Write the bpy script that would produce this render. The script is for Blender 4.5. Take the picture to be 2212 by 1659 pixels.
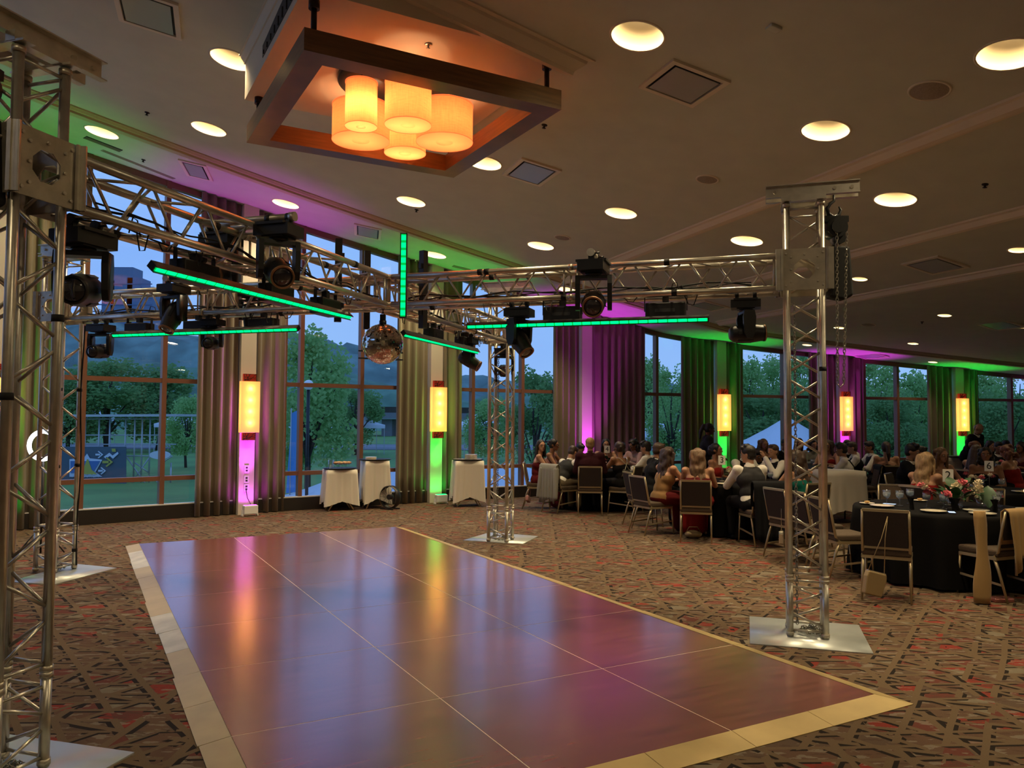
import bpy, bmesh, math, random
from mathutils import Vector, Matrix, Euler
PI = math.pi
R = math.radians
random.seed(7)
for o in list(bpy.data.objects): bpy.data.objects.remove(o)
scn = bpy.context.scene
col = scn.collection

# ------------------------------------------------------------------ camera
FPX, PITCH, ROLL, EYE = 1690.0, R(2.5), R(0.35), 1.73
_f = Vector((0, math.cos(PITCH), math.sin(PITCH)))
_u0 = Vector((0, -math.sin(PITCH), math.cos(PITCH)))
_x0 = Vector((1, 0, 0))
_x = _x0*math.cos(ROLL) + _u0*math.sin(ROLL)
_u = -_x0*math.sin(ROLL) + _u0*math.cos(ROLL)
cd = bpy.data.cameras.new('camera'); cam = bpy.data.objects.new('camera', cd); col.objects.link(cam)
m = Matrix((( _x[0], _u[0], -_f[0], 0), (_x[1], _u[1], -_f[1], 0), (_x[2], _u[2], -_f[2], EYE), (0, 0, 0, 1)))
cam.matrix_world = m
cd.sensor_width = 36; cd.lens = FPX/2212*36; cd.clip_end = 3000; cd.clip_start = 0.05
scn.camera = cam
def ray(px, py): return _x*((px-1106)/FPX) - _u*((py-829.5)/FPX) + _f
def atY(px, py, Y):
    d = ray(px, py); return Vector((0, 0, EYE)) + d*(Y/d.y)
def atZ(px, py, z=0.0):
    d = ray(px, py); return Vector((0, 0, EYE)) + d*((z-EYE)/d.z)
def xat(px, Y): return (px-1106)/FPX*Y          # world X of a column at distance Y (roll ignored)

# ------------------------------------------------------------------ world, exposure
vs = scn.view_settings
vs.view_transform = 'Standard'; vs.look = 'None'; vs.exposure = 0.0; vs.gamma = 1.0; vs.use_curve_mapping = False
W = bpy.data.worlds.new('dusk_sky'); scn.world = W; W.use_nodes = True
nt = W.node_tree; nt.nodes.clear()
def wn(t, **k):
    n = nt.nodes.new(t)
    for a, b in k.items(): setattr(n, a, b)
    return n
tc = wn('ShaderNodeTexCoord'); mp = wn('ShaderNodeMapping'); mp.inputs['Scale'].default_value = (1.0, 1.0, 3.2)
nz = wn('ShaderNodeTexNoise'); nz.inputs['Scale'].default_value = 2.6; nz.inputs['Detail'].default_value = 6; nz.inputs['Roughness'].default_value = .5
cr = wn('ShaderNodeValToRGB'); cr.color_ramp.elements[0].position = .38; cr.color_ramp.elements[1].position = .68
cr.color_ramp.elements[0].color = (.165, .355, .87, 1); cr.color_ramp.elements[1].color = (.26, .46, .90, 1)
sx = wn('ShaderNodeSeparateXYZ'); mr = wn('ShaderNodeMapRange'); mr.inputs[1].default_value = -.02; mr.inputs[2].default_value = .35
mx = wn('ShaderNodeMix', data_type='RGBA'); mx.inputs['A'].default_value = (.28, .47, .85, 1)
bg = wn('ShaderNodeBackground'); bg.inputs['Strength'].default_value = 1.22; wo = wn('ShaderNodeOutputWorld')
L = nt.links.new
L(tc.outputs['Generated'], mp.inputs['Vector']); L(mp.outputs[0], nz.inputs['Vector']); L(nz.outputs['Fac'], cr.inputs['Fac'])
L(tc.outputs['Generated'], sx.inputs[0]); L(sx.outputs['Z'], mr.inputs[0]); L(mr.outputs[0], mx.inputs['Factor'])
L(cr.outputs['Color'], mx.inputs['B']); L(mx.outputs['Result'], bg.inputs['Color']); L(bg.outputs[0], wo.inputs[0])
DOWN_W, SMALL_W, UP_W, SHADE_W, LANT_W = 42.0, 7.0, 430.0, 6.5, .85
WARM = (1.0, .79, .46)

# ------------------------------------------------------------------ helpers
def tag(o, label=None, cat=None, group=None, kind=None):
    if label: o['label'] = label
    if cat: o['category'] = cat
    if group: o['group'] = group
    if kind: o['kind'] = kind
    return o
def empty(name, loc=(0, 0, 0), rz=0.0, label=None, cat=None, group=None, kind=None):
    o = bpy.data.objects.new(name, None); col.objects.link(o); o.empty_display_size = .1
    o.location = loc; o.rotation_euler = (0, 0, rz)
    return tag(o, label, cat, group, kind)
def copy_tree(o, parent=None):
    c = o.copy(); col.objects.link(c)
    if parent: c.parent = parent
    for ch in list(o.children): copy_tree(ch, c)
    return c
def frame_of(d):
    d = Vector(d).normalized()
    a = Vector((0, 0, 1)) if abs(d.z) < .9 else Vector((1, 0, 0))
    u = d.cross(a).normalized(); return d, u, d.cross(u).normalized()
class MB:
    def __init__(s): s.bm = bmesh.new(); s.mi = 0
    def face(s, vs):
        try:
            f = s.bm.faces.new(vs); f.material_index = s.mi; f.smooth = True; return f
        except ValueError: return None
    def pieces(s, name, mats, parent=None):
        bm = s.bm; bm.verts.ensure_lookup_table(); bmesh.ops.recalc_face_normals(bm, faces=bm.faces[:]); seen = set(); out = []
        for v0 in bm.verts:
            if v0 in seen: continue
            st = [v0]; seen.add(v0); isl = []
            while st:
                v = st.pop(); isl.append(v)
                for e in v.link_edges:
                    w = e.other_vert(v)
                    if w not in seen: seen.add(w); st.append(w)
            idx = {v: i for i, v in enumerate(isl)}; fs = {f for v in isl for f in v.link_faces}; c = sum((v.co for v in isl), Vector())/len(isl)
            me = bpy.data.meshes.new(name); me.from_pydata([v.co-c for v in isl], [], [[idx[v] for v in f.verts] for f in fs]); me.materials.append(mats)
            for p, f in zip(me.polygons, fs): p.use_smooth = f.smooth
            o = bpy.data.objects.new(name, me); col.objects.link(o); o.parent = parent; o.location = c; out.append(o)
        bm.free(); return out
    def box(s, c, d, rz=0.0, M=None):
        hx, hy, hz = d[0]/2, d[1]/2, d[2]/2
        M = M if M is not None else Matrix.Translation(c) @ Matrix.Rotation(rz, 4, 'Z')
        v = [s.bm.verts.new(M @ Vector((x*hx, y*hy, z*hz))) for z in (-1, 1) for x, y in ((-1, -1), (1, -1), (1, 1), (-1, 1))]
        for f in ((3, 2, 1, 0), (4, 5, 6, 7), (0, 1, 5, 4), (1, 2, 6, 5), (2, 3, 7, 6), (3, 0, 4, 7)):
            q = s.face([v[i] for i in f])
            if q: q.smooth = False
        return s
    def bar(s, a, b, w, h):
        a, b = Vector(a), Vector(b); d, u, w2 = frame_of(b-a)
        M = Matrix((( u.x, d.x, w2.x, (a.x+b.x)/2), (u.y, d.y, w2.y, (a.y+b.y)/2), (u.z, d.z, w2.z, (a.z+b.z)/2), (0, 0, 0, 1)))
        return s.box(None, (w, (b-a).length, h), M=M)
    def rings(s, rs, cap=True, close=False):
        n = len(rs[0])
        for i in range(len(rs)-1 + (1 if close else 0)):
            p, q = rs[i], rs[(i+1) % len(rs)]
            for j in range(n): s.face([p[j], p[(j+1) % n], q[(j+1) % n], q[j]])
        if cap and not close:
            f = s.face(list(reversed(rs[0]))); g = s.face(rs[-1])
            for k in (f, g):
                if k: k.smooth = False
        return s
    def tube(s, a, b, r, r2=None, n=8, cap=True):
        a, b = Vector(a), Vector(b); r2 = r if r2 is None else r2
        d, u, w = frame_of(b-a)
        rs = [[s.bm.verts.new(p+(u*math.cos(2*PI*k/n)+w*math.sin(2*PI*k/n))*q) for k in range(n)] for p, q in ((a, r), (b, r2))]
        return s.rings(rs, cap)
    def path(s, pts, r, n=6, close=False, cap=True):
        pts = [Vector(p) for p in pts]; rs = []; N = len(pts)
        u = None
        for i, p in enumerate(pts):
            d = (pts[(i+1) % N]-pts[i-1]) if close else (pts[min(i+1, N-1)]-pts[max(i-1, 0)])
            d.normalize()
            if u is None: _, u, w = frame_of(d)
            else:
                u = (u-d*u.dot(d)).normalized(); w = d.cross(u)
            rr = r[i] if isinstance(r, (list, tuple)) else r
            rs.append([s.bm.verts.new(p+(u*math.cos(2*PI*k/n)+w*math.sin(2*PI*k/n))*rr) for k in range(n)])
        return s.rings(rs, cap, close)
    def lathe(s, prof, c=(0, 0, 0), n=24, cap=False, M=None):
        c = Vector(c); rs = []
        for r, z in prof:
            rs.append([s.bm.verts.new((M @ Vector((r*math.cos(2*PI*k/n), r*math.sin(2*PI*k/n), z)) if M else Vector((r*math.cos(2*PI*k/n), r*math.sin(2*PI*k/n), z)))+c) for k in range(n)])
        return s.rings(rs, cap)
    def cap(s, p0, r0, p1, r1, n=10):
        p0, p1 = Vector(p0), Vector(p1); d, u, w = frame_of(p1-p0); rs = []
        for k in range(5):
            a = PI/2*(1-k/4)*.98; rs.append((p0-d*r0*math.sin(a), r0*math.cos(a)))
        for k in range(5):
            a = PI/2*(k/4)*.98; rs.append((p1+d*r1*math.sin(a), r1*math.cos(a)))
        rr = [[s.bm.verts.new(p+(u*math.cos(2*PI*k/n)+w*math.sin(2*PI*k/n))*q) for k in range(n)] for p, q in rs]
        return s.rings(rr, True)
    def ell(s, c, rad, M=None, n=12, m=8):
        c = Vector(c); rs = []
        for i in range(m+1):
            a = -PI/2*.97+PI*.97*i/m; r = math.cos(a); z = math.sin(a); row = []
            for k in range(n):
                v = Vector((rad[0]*r*math.cos(2*PI*k/n), rad[1]*r*math.sin(2*PI*k/n), rad[2]*z))
                if M: v = M @ v
                row.append(s.bm.verts.new(v+c))
            rs.append(row)
        return s.rings(rs, True)
    def poly(s, pts, th=None, axis=(0, 0, 1)):
        v = [s.bm.verts.new(p) for p in pts]
        f = s.face(v)
        if f: f.smooth = False
        if th and f:
            ax = Vector(axis)*th; w = [s.bm.verts.new(Vector(p)+ax) for p in pts]; s.face(list(reversed(w)))
            for i in range(len(v)):
                g = s.face([v[i], w[i], w[(i+1) % len(v)], v[(i+1) % len(v)]])
                if g: g.smooth = False
        return s
    def mesh(s, name, mats):
        bmesh.ops.recalc_face_normals(s.bm, faces=s.bm.faces[:])
        me = bpy.data.meshes.new(name); s.bm.to_mesh(me); s.bm.free()
        for x in (mats if isinstance(mats, (list, tuple)) else [mats]): me.materials.append(x)
        return me
    def build(s, name, mats, parent=None, loc=None, **k):
        o = bpy.data.objects.new(name, s.mesh(name, mats)); col.objects.link(o)
        if parent: o.parent = parent
        if loc is not None: o.location = loc
        return tag(o, **k)
def obj(name, me, parent=None, loc=(0, 0, 0), rot=(0, 0, 0), sc=(1, 1, 1), **k):
    o = bpy.data.objects.new(name, me); col.objects.link(o)
    if parent: o.parent = parent
    o.location = loc; o.rotation_euler = rot; o.scale = sc
    return tag(o, **k)
def bevel(o, w=.01, seg=2):
    b = o.modifiers.new('bevel', 'BEVEL'); b.width = w; b.segments = seg; b.limit_method = 'ANGLE'; return o

# ------------------------------------------------------------------ materials
def newmat(name):
    mt = bpy.data.materials.new(name); mt.use_nodes = True
    return mt, mt.node_tree, mt.node_tree.nodes['Principled BSDF']
def pm(name, c, rough=.6, metal=0.0, spec=.5, nscale=0, namp=.15, bump=0.0, bscale=None, coat=0.0, crough=.15, emit=None, es=0.0, sheen=0.0, aniso=None):
    mt, t, b = newmat(name); l = t.links.new
    b.inputs['Base Color'].default_value = (*c, 1); b.inputs['Roughness'].default_value = rough
    b.inputs['Metallic'].default_value = metal; b.inputs['Specular IOR Level'].default_value = spec
    b.inputs['Coat Weight'].default_value = coat; b.inputs['Coat Roughness'].default_value = crough
    b.inputs['Sheen Weight'].default_value = sheen
    if emit: b.inputs['Emission Color'].default_value = (*emit, 1); b.inputs['Emission Strength'].default_value = es
    if nscale or bump:
        tcn = t.nodes.new('ShaderNodeTexCoord'); vec = tcn.outputs['Object']
        if aniso:
            mpn = t.nodes.new('ShaderNodeMapping'); mpn.inputs['Scale'].default_value = aniso; l(vec, mpn.inputs['Vector']); vec = mpn.outputs[0]
    if nscale:
        n = t.nodes.new('ShaderNodeTexNoise'); n.inputs['Scale'].default_value = nscale; n.inputs['Detail'].default_value = 5; l(vec, n.inputs['Vector'])
        r = t.nodes.new('ShaderNodeValToRGB'); r.color_ramp.elements[0].position = .3; r.color_ramp.elements[1].position = .7
        r.color_ramp.elements[0].color = (*[x*(1-namp) for x in c], 1); r.color_ramp.elements[1].color = (*[min(1, x*(1+namp)) for x in c], 1)
        l(n.outputs['Fac'], r.inputs['Fac']); l(r.outputs['Color'], b.inputs['Base Color'])
    if bump:
        n2 = t.nodes.new('ShaderNodeTexNoise'); n2.inputs['Scale'].default_value = bscale or 60; n2.inputs['Detail'].default_value = 3; l(vec, n2.inputs['Vector'])
        bp = t.nodes.new('ShaderNodeBump'); bp.inputs['Strength'].default_value = bump; bp.inputs['Distance'].default_value = .01
        l(n2.outputs['Fac'], bp.inputs['Height']); l(bp.outputs[0], b.inputs['Normal'])
    return mt
def em(name, c, s):
    mt = bpy.data.materials.new(name); mt.use_nodes = True; t = mt.node_tree; t.nodes.clear()
    e = t.nodes.new('ShaderNodeEmission'); e.inputs[0].default_value = (*c, 1); e.inputs[1].default_value = s
    o = t.nodes.new('ShaderNodeOutputMaterial'); t.links.new(e.outputs[0], o.inputs[0]); return mt
def glassmat(name, tint, ior=1.45, rough=0.0, refl=1.0):
    mt = bpy.data.materials.new(name); mt.use_nodes = True; t = mt.node_tree; t.nodes.clear(); l = t.links.new
    tr = t.nodes.new('ShaderNodeBsdfTransparent'); tr.inputs[0].default_value = (*tint, 1)
    gl = t.nodes.new('ShaderNodeBsdfGlossy'); gl.inputs['Roughness'].default_value = rough; gl.inputs[0].default_value = (refl, refl, refl, 1)
    g = t.nodes.new('ShaderNodeNewGeometry'); dt = t.nodes.new('ShaderNodeVectorMath'); dt.operation = 'DOT_PRODUCT'
    l(g.outputs['Normal'], dt.inputs[0]); l(g.outputs['Incoming'], dt.inputs[1]); v = dt.outputs['Value']
    for op, x, rev in (('ABSOLUTE', None, 0), ('SUBTRACT', 1.0, 1), ('POWER', 5.0, 0), ('MULTIPLY_ADD', .94, 0)):
        n = t.nodes.new('ShaderNodeMath'); n.operation = op
        if rev: n.inputs[0].default_value = x; l(v, n.inputs[1])
        else:
            l(v, n.inputs[0])
            if x is not None: n.inputs[1].default_value = x
        if op == 'MULTIPLY_ADD': n.inputs[2].default_value = 2*((ior-1)/(ior+1))**2
        v = n.outputs[0]
    mxs = t.nodes.new('ShaderNodeMixShader'); o = t.nodes.new('ShaderNodeOutputMaterial')
    l(v, mxs.inputs[0]); l(tr.outputs[0], mxs.inputs[1]); l(gl.outputs[0], mxs.inputs[2]); l(mxs.outputs[0], o.inputs[0]); return mt
def translucent(name, c, tr=.6, glow=None, gs=0, weave=0):
    mt = bpy.data.materials.new(name); mt.use_nodes = True; t = mt.node_tree; t.nodes.clear(); l = t.links.new
    a = t.nodes.new('ShaderNodeBsdfTranslucent'); a.inputs[0].default_value = (*c, 1)
    d = t.nodes.new('ShaderNodeBsdfDiffuse'); d.inputs[0].default_value = (*c, 1)
    mxs = t.nodes.new('ShaderNodeMixShader'); mxs.inputs[0].default_value = 1-tr; o = t.nodes.new('ShaderNodeOutputMaterial')
    if weave:
        tcn = t.nodes.new('ShaderNodeTexCoord'); mpn = t.nodes.new('ShaderNodeMapping'); mpn.inputs['Scale'].default_value = (14, 14, 90)
        n1 = t.nodes.new('ShaderNodeTexNoise'); n1.inputs['Scale'].default_value = 1; l(tcn.outputs['Object'], mpn.inputs[0]); l(mpn.outputs[0], n1.inputs['Vector'])
        mp2 = t.nodes.new('ShaderNodeMapping'); mp2.inputs['Scale'].default_value = (110, 110, 8)
        n2 = t.nodes.new('ShaderNodeTexNoise'); n2.inputs['Scale'].default_value = 1; l(tcn.outputs['Object'], mp2.inputs[0]); l(mp2.outputs[0], n2.inputs['Vector'])
        ad = t.nodes.new('ShaderNodeMath'); ad.operation = 'ADD'; l(n1.outputs['Fac'], ad.inputs[0]); l(n2.outputs['Fac'], ad.inputs[1])
        r = t.nodes.new('ShaderNodeMapRange'); r.inputs[1].default_value = .7; r.inputs[2].default_value = 1.3; r.inputs[3].default_value = .72; r.inputs[4].default_value = 1.0; l(ad.outputs[0], r.inputs[0])
        mm = t.nodes.new('ShaderNodeMix'); mm.data_type = 'RGBA'; mm.blend_type = 'MULTIPLY'; mm.inputs['Factor'].default_value = 1
        mm.inputs['A'].default_value = (*c, 1); l(r.outputs[0], mm.inputs['B']); l(mm.outputs['Result'], a.inputs[0]); l(mm.outputs['Result'], d.inputs[0])
    l(a.outputs[0], mxs.inputs[1]); l(d.outputs[0], mxs.inputs[2])
    if glow:
        e = t.nodes.new('ShaderNodeEmission'); e.inputs[0].default_value = (*glow, 1); e.inputs[1].default_value = gs
        ads = t.nodes.new('ShaderNodeAddShader'); l(mxs.outputs[0], ads.inputs[0]); l(e.outputs[0], ads.inputs[1]); l(ads.outputs[0], o.inputs[0])
    else: l(mxs.outputs[0], o.inputs[0])
    return mt

def carpet_mat():
    mt, t, b = newmat('patterned_carpet'); l = t.links.new
    def nd(ty, **k):
        n = t.nodes.new(ty)
        for a, v in k.items(): setattr(n, a, v)
        return n
    def mth(op, a, bb=None, c=None):
        n = nd('ShaderNodeMath', operation=op)
        for i, v in enumerate((a, bb, c)):
            if v is None: continue
            if hasattr(v, 'is_linked') or hasattr(v, 'links'): l(v, n.inputs[i])
            else: n.inputs[i].default_value = v
        return n.outputs[0]
    def mixc(f, A, B):
        n = nd('ShaderNodeMix', data_type='RGBA')
        for key, v in (('Factor', f), ('A', A), ('B', B)):
            if isinstance(v, tuple): n.inputs[key].default_value = (*v, 1)
            elif isinstance(v, float): n.inputs[key].default_value = v
            else: l(v, n.inputs[key])
        return n.outputs['Result']
    tcn = nd('ShaderNodeTexCoord'); sp = nd('ShaderNodeSeparateXYZ'); l(tcn.outputs['Object'], sp.inputs[0])
    wob = nd('ShaderNodeTexNoise'); wob.inputs['Scale'].default_value = .8; l(tcn.outputs['Object'], wob.inputs['Vector'])
    rib = None; dark = None; ids = None
    for k, (ang, sc, rw) in enumerate(((93, 6.4, .10), (38, 4.2, .085), (146, 4.4, .085), (72, 3.0, .06), (178, 2.4, .06))):
        ca, sa = math.cos(R(ang)), math.sin(R(ang))
        u = mth('ADD', mth('MULTIPLY', sp.outputs['X'], ca*sc), mth('MULTIPLY', sp.outputs['Y'], sa*sc))
        u = mth('ADD', u, mth('MULTIPLY', wob.outputs['Fac'], .35))
        u = mth('ADD', u, 7.3*k+1.1)
        def vor(w, feat):
            v = nd('ShaderNodeTexVoronoi', voronoi_dimensions='1D', feature=feat); v.inputs['Scale'].default_value = 1; v.inputs['Randomness'].default_value = .85
            l(w, v.inputs['W']); return v
        e = vor(u, 'DISTANCE_TO_EDGE').outputs['Distance']; e2 = vor(mth('ADD', u, .13-.012*k), 'DISTANCE_TO_EDGE').outputs['Distance']
        # ribs come and go along their length
        g = nd('ShaderNodeTexNoise'); g.inputs['Scale'].default_value = 2.2+.3*k; g.inputs['Detail'].default_value = 1
        mo = nd('ShaderNodeMapping'); mo.inputs['Location'].default_value = (3.1*k, 5.7*k, 0); l(tcn.outputs['Object'], mo.inputs[0]); l(mo.outputs[0], g.inputs['Vector'])
        on = mth('GREATER_THAN', g.outputs['Fac'], .40+.02*k)
        r1 = mth('MULTIPLY', mth('LESS_THAN', e, rw), on)
        g2 = nd('ShaderNodeTexNoise'); g2.inputs['Scale'].default_value = 7.5; g2.inputs['Detail'].default_value = 0; mo2 = nd('ShaderNodeMapping'); mo2.inputs['Location'].default_value = (9.1*k+2, 1.7*k, 0)
        l(tcn.outputs['Object'], mo2.inputs[0]); l(mo2.outputs[0], g2.inputs['Vector'])
        dk = mth('MULTIPLY', mth('MULTIPLY', mth('LESS_THAN', e2, rw), on), mth('GREATER_THAN', g2.outputs['Fac'], .44))
        rib = r1 if rib is None else mth('MAXIMUM', rib, r1); dark = dk if dark is None else mth('MAXIMUM', dark, dk)
        cc = nd('ShaderNodeSeparateColor'); l(vor(u, 'F1').outputs['Color'], cc.inputs[0])
        w_ = mth('MULTIPLY', cc.outputs[0], 3.7+k); ids = w_ if ids is None else mth('ADD', ids, w_)
    idf = mth('FRACT', ids)
    big = nd('ShaderNodeTexNoise'); big.inputs['Scale'].default_value = 13; big.inputs['Detail'].default_value = 4; mo3 = nd('ShaderNodeMapping'); mo3.inputs['Scale'].default_value = (.5, 1.4, 1)
    l(tcn.outputs['Object'], mo3.inputs[0]); l(mo3.outputs[0], big.inputs['Vector'])
    rmp = nd('ShaderNodeValToRGB'); rmp.color_ramp.interpolation = 'CONSTANT'
    e0 = rmp.color_ramp.elements; e0[0].position = 0; e0[0].color = (.105, .060, .038, 1); e0[1].position = .40; e0[1].color = (.20, .032, .022, 1)
    for p, c in ((.53, (.11, .066, .042)), (.64, (.12, .038, .027)), (.78, (.095, .062, .042)), (.93, (.16, .13, .09))):
        q = e0.new(p); q.color = (*c, 1)
    l(idf, rmp.inputs['Fac'])
    mot = mth('MULTIPLY', mth('GREATER_THAN', big.outputs['Fac'], .57), .75)
    cell = mixc(mot, rmp.outputs['Color'], (.19, .155, .115))
    mot2 = mth('MULTIPLY', mth('LESS_THAN', big.outputs['Fac'], .40), .6)
    cell = mixc(mot2, cell, (.075, .042, .027))
    c1 = mixc(dark, cell, (.016, .011, .008)); c2 = mixc(rib, c1, (.128, .086, .050))
    fib = nd('ShaderNodeTexNoise'); fib.inputs['Scale'].default_value = 260; l(tcn.outputs['Object'], fib.inputs['Vector'])
    fm = nd('ShaderNodeMapRange'); fm.inputs[3].default_value = .7; fm.inputs[4].default_value = 1.3; l(fib.outputs['Fac'], fm.inputs[0])
    mu = nd('ShaderNodeMix', data_type='RGBA', blend_type='MULTIPLY'); mu.inputs['Factor'].default_value = 1; l(c2, mu.inputs['A']); l(fm.outputs[0], mu.inputs['B'])
    l(mu.outputs['Result'], b.inputs['Base Color']); b.inputs['Roughness'].default_value = .95; b.inputs['Specular IOR Level'].default_value = .15
    bp = nd('ShaderNodeBump'); bp.inputs['Strength'].default_value = .4; bp.inputs['Distance'].default_value = .004; l(fib.outputs['Fac'], bp.inputs['Height']); l(bp.outputs[0], b.inputs['Normal'])
    return mt

M = {}
M['carpet'] = carpet_mat()
M['ceiling'] = pm('warm_plaster', (.58, .585, .475), .8, nscale=3, namp=.04)
M['soffit'] = pm('cream_plaster', (.72, .62, .46), .75)
M['crown'] = pm('tan_crown_paint', (.55, .44, .27), .5)
M['wall'] = pm('beige_wall', (.55, .46, .33), .7)
M['pier'] = pm('pier_paint', (.68, .62, .52), .6)
M['dark'] = pm('black_baseboard', (.016, .012, .010), .5)
M['winframe'] = pm('brown_window_frame', (.21, .095, .058), .42, .2)
M['sill'] = pm('pale_sill_edge', (.62, .62, .62), .4)
M['glass'] = glassmat('window_glass', (.93, .97, .97))
M['curtain'] = pm('taupe_curtain', (.185, .148, .092), .8, sheen=.3, bump=.25, bscale=140, aniso=(1, 1, .2))
M['cherry'] = pm('cherry_laminate', (.200, .062, .042), .27, 0, .8, nscale=2.2, namp=.25, coat=.85, crough=.17, aniso=(1.2, 9, 1))
M['seam'] = pm('pale_seam', (.72, .62, .50), .35)
M['ramp'] = pm('brushed_gold_ramp', (.46, .34, .145), .45, .4, nscale=5, namp=.08)
M['ramp2'] = pm('worn_grey_ramp', (.50, .46, .37), .5, .35, nscale=6, namp=.15)
M['alu'] = pm('brushed_aluminium', (.62, .58, .50), .33, .85, nscale=14, namp=.12)
M['aluplate'] = pm('dull_aluminium_plate', (.50, .45, .36), .38, .75, nscale=9, namp=.2)
M['baseplate'] = pm('bright_aluminium_sheet', (.50, .53, .53), .36, .45, nscale=3, namp=.08)
M['black'] = pm('black_plastic', (.010, .010, .011), .42)
M['blackmatt'] = pm('black_tape', (.007, .007, .007), .8)
M['blackmetal'] = pm('dark_bronze', (.022, .016, .012), .35, .6)
M['lens'] = pm('dark_lens_glass', (.02, .02, .03), .05, 0, .8, coat=1)
M['gold_ring'] = pm('bronze_lens_ring', (.30, .16, .08), .4, .6)
M['green'] = em('green_led', (.0, 1.0, .20), 1.9)
M['green_dim'] = em('green_led_body', (.0, .55, .08), 1.0)
M['walnut'] = pm('walnut_beam', (.170, .072, .023), .4, nscale=3, namp=.25, coat=.15, aniso=(1, 1, 14))
M['shade'] = translucent('orange_linen_shade', (.95, .36, .115), .62, (1, .28, .07), .42, weave=1)
M['shade2'] = translucent('orange_linen_base', (.95, .36, .14), .62, (1, .24, .07), .55)
M['lampdisc'] = em('lamp_disc', (1, .82, .55), 6.0)
M['can'] = pm('satin_downlight_reflector', (.30, .24, .15), .5)
M['trimring'] = pm('white_trim_ring', (.75, .66, .5), .5)
M['lantern'] = translucent('cream_lantern_glass', (1, .62, .27), .7, (1, .47, .15), .40)
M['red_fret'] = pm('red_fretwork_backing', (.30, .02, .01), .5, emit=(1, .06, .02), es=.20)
M['fret'] = pm('black_fretwork', (.02, .008, .006), .5)
M['white'] = pm('white_plastic', (.80, .80, .80), .45)
M['cloth'] = pm('white_table_linen', (.74, .69, .60), .85, sheen=.2, bump=.15, bscale=90)
M['blackcloth'] = pm('black_table_linen', (.004, .0035, .0035), .9, spec=.12, bump=.15, bscale=90)
M['champagne'] = pm('champagne_metal', (.46, .38, .24), .36, .75)
M['chairfab'] = pm('brown_chair_fabric', (.070, .045, .027), .9, nscale=120, namp=.25, bump=.3, bscale=300)
M['chairback'] = pm('dark_plum_chair_back', (.024, .014, .011), .85, nscale=90, namp=.2)
M['plate'] = pm('cream_china', (.78, .70, .55), .3, coat=.5)
M['food'] = pm('bread', (.50, .30, .12), .8)
M['drinkglass'] = glassmat('clear_goblet_glass', (.985, .985, .99), 1.75)
M['water'] = translucent('iced_water', (.50, .56, .62), .6)
M['paper'] = pm('white_card', (.80, .77, .70), .7)
M['ink'] = pm('black_ink', (.01, .01, .01), .7)
M['skin'] = pm('light_skin', (.42, .22, .13), .5, spec=.35)
M['skin2'] = pm('tan_skin', (.27, .125, .065), .5, spec=.35)
M['skin3'] = pm('brown_skin', (.13, .058, .032), .5, spec=.35)
M['eyew'] = pm('eye_white', (.65, .62, .58), .3)
M['eyed'] = pm('dark_iris', (.015, .01, .008), .25)
M['lips'] = pm('lips', (.30, .08, .06), .45)
for n, c in dict(hair_black=(.009, .006, .005), hair_brown=(.040, .019, .010), hair_light=(.14, .075, .035), hair_blond=(.30, .18, .08), hair_grey=(.30, .28, .25), hair_red=(.14, .045, .018)).items():
    M[n] = pm(n, c, .5, nscale=40, namp=.35, bump=.5, bscale=60, aniso=(1.5, 1.5, .25))
for n, c in dict(shirt_white=(.70, .66, .60), suit_black=(.007, .007, .009), suit_burgundy=(.032, .006, .009), vest_grey=(.030, .029, .031), dress_burgundy=(.10, .008, .010), dress_red=(.24, .012, .010), dress_black=(.006, .005, .006),
                 dress_gold=(.24, .13, .05), dress_teal=(.004, .10, .075), dress_pink=(.35, .16, .14), shirt_pink=(.38, .24, .22), jacket_grey=(.24, .23, .20), trouser_khaki=(.14, .11, .07), shawl_gold=(.35, .22, .09)).items():
    M[n] = pm('cloth_'+n, c,   .85, spec=.15, sheen=(.15 if sum(c) > .4 else 0), bump=.12, bscale=120)
M['strap_silver'] = pm('beaded_silver_strap', (.6, .55, .45), .25, .8)
M['sequin'] = pm('rose_sequin', (.45, .18, .16), .2, .7, nscale=300, namp=.7)
M['purse_gold'] = pm('gold_purse', (.36, .26, .13), .45, .35)
M['screen'] = em('lit_phone_screen', (.55, .7, 1), 1.6)
M['leafmat'] = pm('glossy_leaf', (.02, .07, .02), .4)
M['petal_pink'] = pm('pink_petals', (.62, .12, .16), .6)
M['petal_cream'] = pm('cream_petals', (.72, .62, .45), .6)

# ------------------------------------------------------------------ the room shell
PIER = [(-12.9, 5.9), (-10.6, 8.95), (-7.83, 11.74), (-4.86, 14.14), (-1.69, 16.28), (1.60, 18.2), (5.12, 19.7), (8.72, 21.0), (12.38, 22.0), (16.1, 22.85), (19.9, 23.4), (23.8, 23.8)]
PIER = [Vector((x, y, 0)) for x, y in PIER]      # PIER[2] is the first pier left of the frame, PIER[3] the first magenta one
def F(i, s, w=0.0, z=0.0):
    a, b = PIER[i], PIER[i+1]; d = (b-a).normalized(); n = Vector((d.y, -d.x, 0))
    p = a+(b-a)*s+n*w; p.z = z; return p
def Fdir(i): return (PIER[i+1]-PIER[i]).normalized()
def Fin(i): d = Fdir(i); return Vector((d.y, -d.x, 0))
def pdir(i): return (Fdir(max(i-1, 0))+Fdir(min(i, len(PIER)-2))).normalized()
def cz(X, Y):
    t = X*.936+Y*.352
    return 5.6-.175*t if t < 10.5 else 3.7625-.063*(t-10.5)
CN = Vector((.1638, .0616, 1)).normalized()
ET = Vector((.936, .352, -.175)).normalized(); ES = Vector((-.352, .936, 0)).normalized()
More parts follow.
